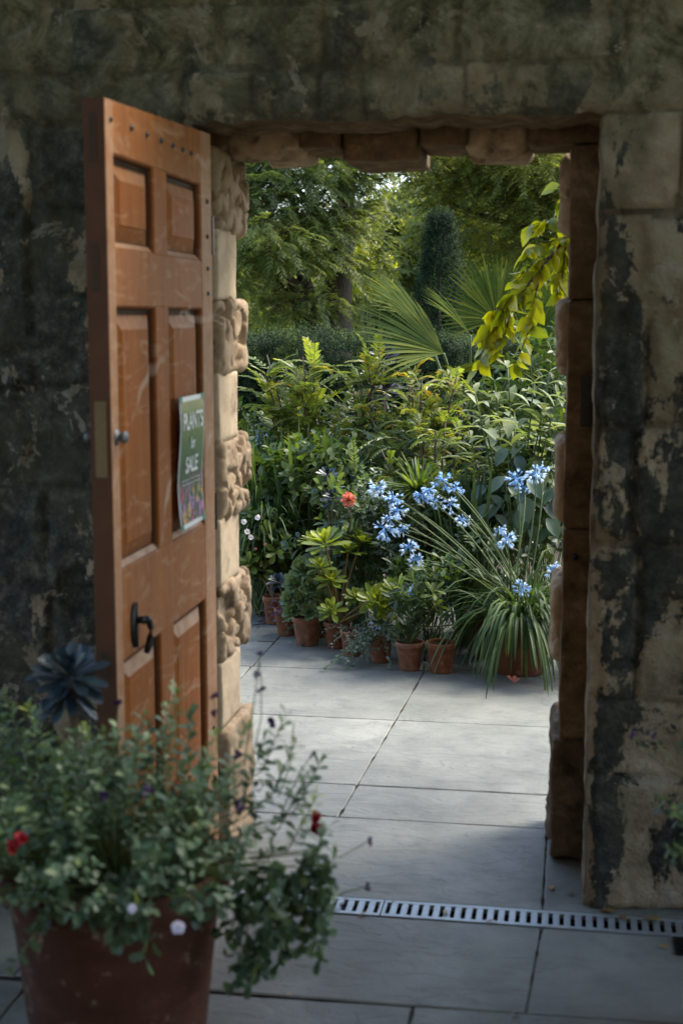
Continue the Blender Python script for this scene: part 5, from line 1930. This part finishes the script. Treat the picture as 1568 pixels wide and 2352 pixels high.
# the part that trails down over the right and front of the rim
ml = MB()
for (px, py, px2, py2, Y, k) in [(560, 2010, 540, 2270, -1.38, 30), (600, 2000, 590, 2240, -1.36, 30), (640, 2000, 640, 2200, -1.34, 28), (680, 1990, 690, 2190, -1.33, 26), (620, 1980, 570, 2280, -1.4, 26), (700, 1960, 735, 2120, -1.33, 24), (540, 2020, 520, 2160, -1.35, 14), (665, 2010, 610, 2170, -1.36, 20), (720, 1950, 715, 2200, -1.34, 22),
                                 (300, 2060, 240, 2150, -1.55, 16), (310, 2060, 330, 2190, -1.55, 14), (250, 2070, 290, 2170, -1.55, 12), (400, 2060, 440, 2100, -1.52, 12), (130, 2060, 100, 2110, -1.52, 14), (220, 2050, 200, 2110, -1.53, 12), (480, 2040, 490, 2090, -1.5, 12)]:
    a, e_ = at(px, py, Y), at(px2, py2, Y)
    t = np.linspace(0, 1, 9)[:, None]
    m_ = (a + e_) / 2 + np.array([.03, 0, .03])
    pts = a * (1 - t) ** 2 + 2 * m_ * t * (1 - t) + e_ * t ** 2
    ms.tube(np.concatenate([(fb + [(a[0] - fb[0]) * .3, (a[1] - fb[1]) * .3, RIMZ])[None], pts]), .0018, 4)
    tt = r.uniform(0, 1, k * 2)
    bs = np.stack([np.interp(tt, t[:, 0], pts[:, j]) for j in range(3)], 1) + .006 * r.normal(size=(k * 2, 3))
    ml.leaves(bs, unit_rand(k * 2, r) * np.array([1, .8, .6]) + np.array([0, 0, -.5]), unit_rand(k * 2, r) * .6 + np.array([0, -.5, .6]), .030 * r.uniform(.7, 1.2, k * 2), .016, OBOV, .3, 0, .2, np.clip(r.normal(.3, .2, k * 2), 0, 1))
ml.build('trailing_foliage', G_POT, fp, smooth=True)
# thin flower stalks
for (pts) in ([(560, 1760), (582, 1620), (592, 1545), (597, 1500)], [(575, 1760), (600, 1650), (600, 1560), (596, 1520)], [(500, 1730), (495, 1640), (490, 1600)], [(640, 1880), (690, 1770), (720, 1730)], [(690, 1900), (780, 1970), (850, 1930)], [(700, 2100), (790, 2050), (845, 2035)],
              [(700, 2150), (740, 2120), (790, 2080)], [(260, 1760), (270, 1640), (275, 1615)], [(640, 1830), (665, 1760), (675, 1660)]):
    ms.tube([at(x, y, -1.25) for x, y in pts], .0011, 4)
ms.build('stems', M_STEM, fp)
for (px, py, Y, kind, s) in [(42, 1925, -1.62, 'red', .017), (26, 1945, -1.6, 'red', .012), (719, 1887, -1.3, 'red', .018), (722, 1905, -1.3, 'red', .014), (305, 2085, -1.58, 'lilac', .010), (411, 2127, -1.58, 'lilac', .0135), 
                             (592, 1545, -1.25, 'purple', .009), (598, 1500, -1.25, 'purple', .008), (601, 1585, -1.25, 'purple', .009), (492, 1600, -1.25, 'purple', .009), (496, 1640, -1.25, 'purple', .009), (275, 1612, -1.25, 'purple', .011), (345, 1812, -1.5, 'purple', .012), (240, 1830, -1.52, 'purple', .012),
                             (552, 1850, -1.45, 'purple', .012), (625, 1660, -1.24, 'purple', .014), (845, 1935, -1.25, 'purple', .009), (843, 2037, -1.25, 'purple', .009), (788, 2082, -1.25, 'purple', .009), (720, 1730, -1.25, 'purple', .008), (305, 1700, -1.3, 'purple', .010), (545, 1730, -1.3, 'purple', .011)]:
    fm = MB()
    c = at(px, py, Y)
    mat = {'red': G_RED, 'lilac': G_LILAC, 'purple': G_PURPLE}[kind]
    if kind == 'lilac':
        flower(fm, c, (.1, -1, .2), s, s * .9, 5, 1.35, r, OBOV)
    else:
        s *= .8 if kind == 'purple' else 1
        for k in range(3 if kind == 'red' else 4):
            flower(fm, c + r.normal(size=3) * s * .3, unit_rand(1, r)[0] * .6 + np.array([0, -.6, .2]), s, s * .75, 5, .9, r, OBOV)
    fm.build(kind + '_flower', mat, fp)

# dark rosette on its stem behind the big pot
b = at(168, 1740, -.98)
b[2] = 0
e = empty('dark_succulent', b, 'blurred blue black rosette succulent on a tall stem by the open edge of the door', 'succulent')
pot_part(e, b, .085, .18, M_TERRA_BIG, True, .74, .5)
ml, ms = MB(), MB()
c = at(158, 1545, -1.0)
ms.tube([b + [0, 0, .15], b + [0, 0, .4], c + [.01, 0, -.12], c - [0, 0, .01]], [.013, .012, .011, .010], 8)
rosette(ml, c, (.05, -.45, .9), .090, 46, r, .3, .24, .05, SPOON, .1, 1.9)
rosette(ml, c - [0, 0, .025], (.0, -.1, 1.0), .086, 26, r, .2, .24, 1.3, SPOON, .14, 2.3)
ml.build('rosette', G_BLUEAE, e, smooth=True)
ms.build('stem', M_STEMB, e, smooth=True)

# plant whose edge shows at the right side of the photograph
b = at(1790, 1900, -.75)
b[2] = 0
e = empty('planter', b, 'terracotta pot with a leafy bedding plant in front of the right pier', 'planter')
pot_part(e, b, .16, .36, M_TERRA_BIG, True, .7, .4)
ml, ms = MB(), MB()
P, d = blob_points(130, b + np.array([.0, 0, .50]), (.205, .2, .20), r, .3, -.3)
sprigs(ml, ms, P, d * .6 + np.array([0, 0, .5]) + .4 * r.normal(size=P.shape), 13, .09, .030, .018, OBOV, r)
ms.stems(np.repeat((b + [0, 0, .32])[None], len(P), 0), P, .002, .0014)
for (px, py) in ((1490, 1685), (1455, 1695)):
    ms.tube([b + [0, 0, .5], at((px + 1600) / 2, py + 70, -.72), at(px, py, -.72)], .0012, 4)
ml.build('foliage', G_POT, e, smooth=True)
ms.build('stems', M_STEM, e)
for (px, py) in ((1490, 1685), (1455, 1695)):
    fm = MB()
    for k in range(3):
        flower(fm, at(px, py, -.72) + r.normal(size=3) * .004, unit_rand(1, r)[0], .010, .007, 5, .9, r, OBOV)
    fm.build('purple_flower', G_PURPLE, e)

# ------------------------------------------------------------------ fallen leaves and petal on the paving
def fallen(x, y, L, mat, lab, name='fallen_leaf', group='fallen leaves on the paving', z=.006, seed=0):
    r = np.random.default_rng(seed)
    mb = MB()
    a = r.uniform(0, 6.28)
    mb.leaves([[x, y, z]], [[math.cos(a), math.sin(a), .15]], [[r.normal() * .2, r.normal() * .2, 1]], L, L * .45, OVAL, r.uniform(.2, .6), 0, .35, r.uniform(.2, .9))
    o = mb.build(name, mat, None, smooth=True, loc=(x, y, 0))
    tag(o, lab, 'leaf' if 'leaf' in name else 'petal', group)


rl = np.random.default_rng(909)
lt = MB()
for k in range(150):
    x, y = rl.uniform(-1.3, .6), rl.choice([rl.uniform(-1.2, 2.3), rl.uniform(2.0, 2.4), -.108 + rl.normal() * .05, rl.uniform(.2, .3)], p=[.5, .2, .2, .1])
    a = rl.uniform(0, 6.28)
    lt.leaves([[x, y, .0035]], [[math.cos(a), math.sin(a), .1]], [[rl.normal() * .2, rl.normal() * .2, 1]], rl.uniform(.004, .014), rl.uniform(.002, .006), KITE, .3, 0, .3, rl.uniform(0, .8))
o = lt.build('litter', G_DEAD)
o['kind'] = 'stuff'
tag(o, 'scattered crumbs of dead leaf and grit lying on the paving', 'litter')
p_ = pot_base(1178, 1571)
mb = MB()
r = np.random.default_rng(9)
for k in range(3):
    mb.leaves([p_ + [0, 0, .005 + .004 * k]], [[math.cos(k * 1.4), math.sin(k * 1.4), .35]], [[.1, -.3, 1]], .035, .02, OBOV, -.5, 0, .4, .4)
o = mb.build('fallen_petal', G_CORAL, None, smooth=True, loc=p_)
tag(o, 'orange fallen petal lying in front of the large agapanthus pot', 'petal')
for k, (px, py, L, lab) in enumerate([
        (1265, 2048, .035, 'yellowing leaf in the corner at the foot of the right jamb'), (1255, 2040, .03, 'second small leaf in the corner at the foot of the right jamb'), (1300, 2058, .025, 'small leaf at the edge of the corner stone by the jamb'),
        (1415, 2100, .045, 'long brown leaf lying across the drain in front of the right pier'), (1440, 2117, .04, 'curled brown leaf on the near edge of the drain'), (1520, 2120, .05, 'brown leaf on the drain near the gully cover'),
        (650, 2290, .022, 'tiny yellow leaf on the near paving joint'), (1190, 2330, .025, 'yellow leaf in the near paving joint at the right'), (1535, 2182, .025, 'yellow leaf lying on the dark gully cover'),
        (840, 2100, .03, 'brown leaf caught in the drain slots left of the grating joint'), (1020, 2105, .03, 'brown leaf caught in the middle of the drain'), (1140, 2120, .03, 'brown leaf caught in the drain before the right jamb'),
        (1275, 1930, .02, 'small dark leaf against the right plinth stone'), (1040, 1770, .012, 'dark speck of leaf on the bright paving slab'), (1300, 1930, .018, 'scrap of leaf on the paving by the right jamb')]):
    p_ = pot_base(px, py)
    fallen(p_[0], p_[1], L, G_DEAD, lab, seed=700 + k)
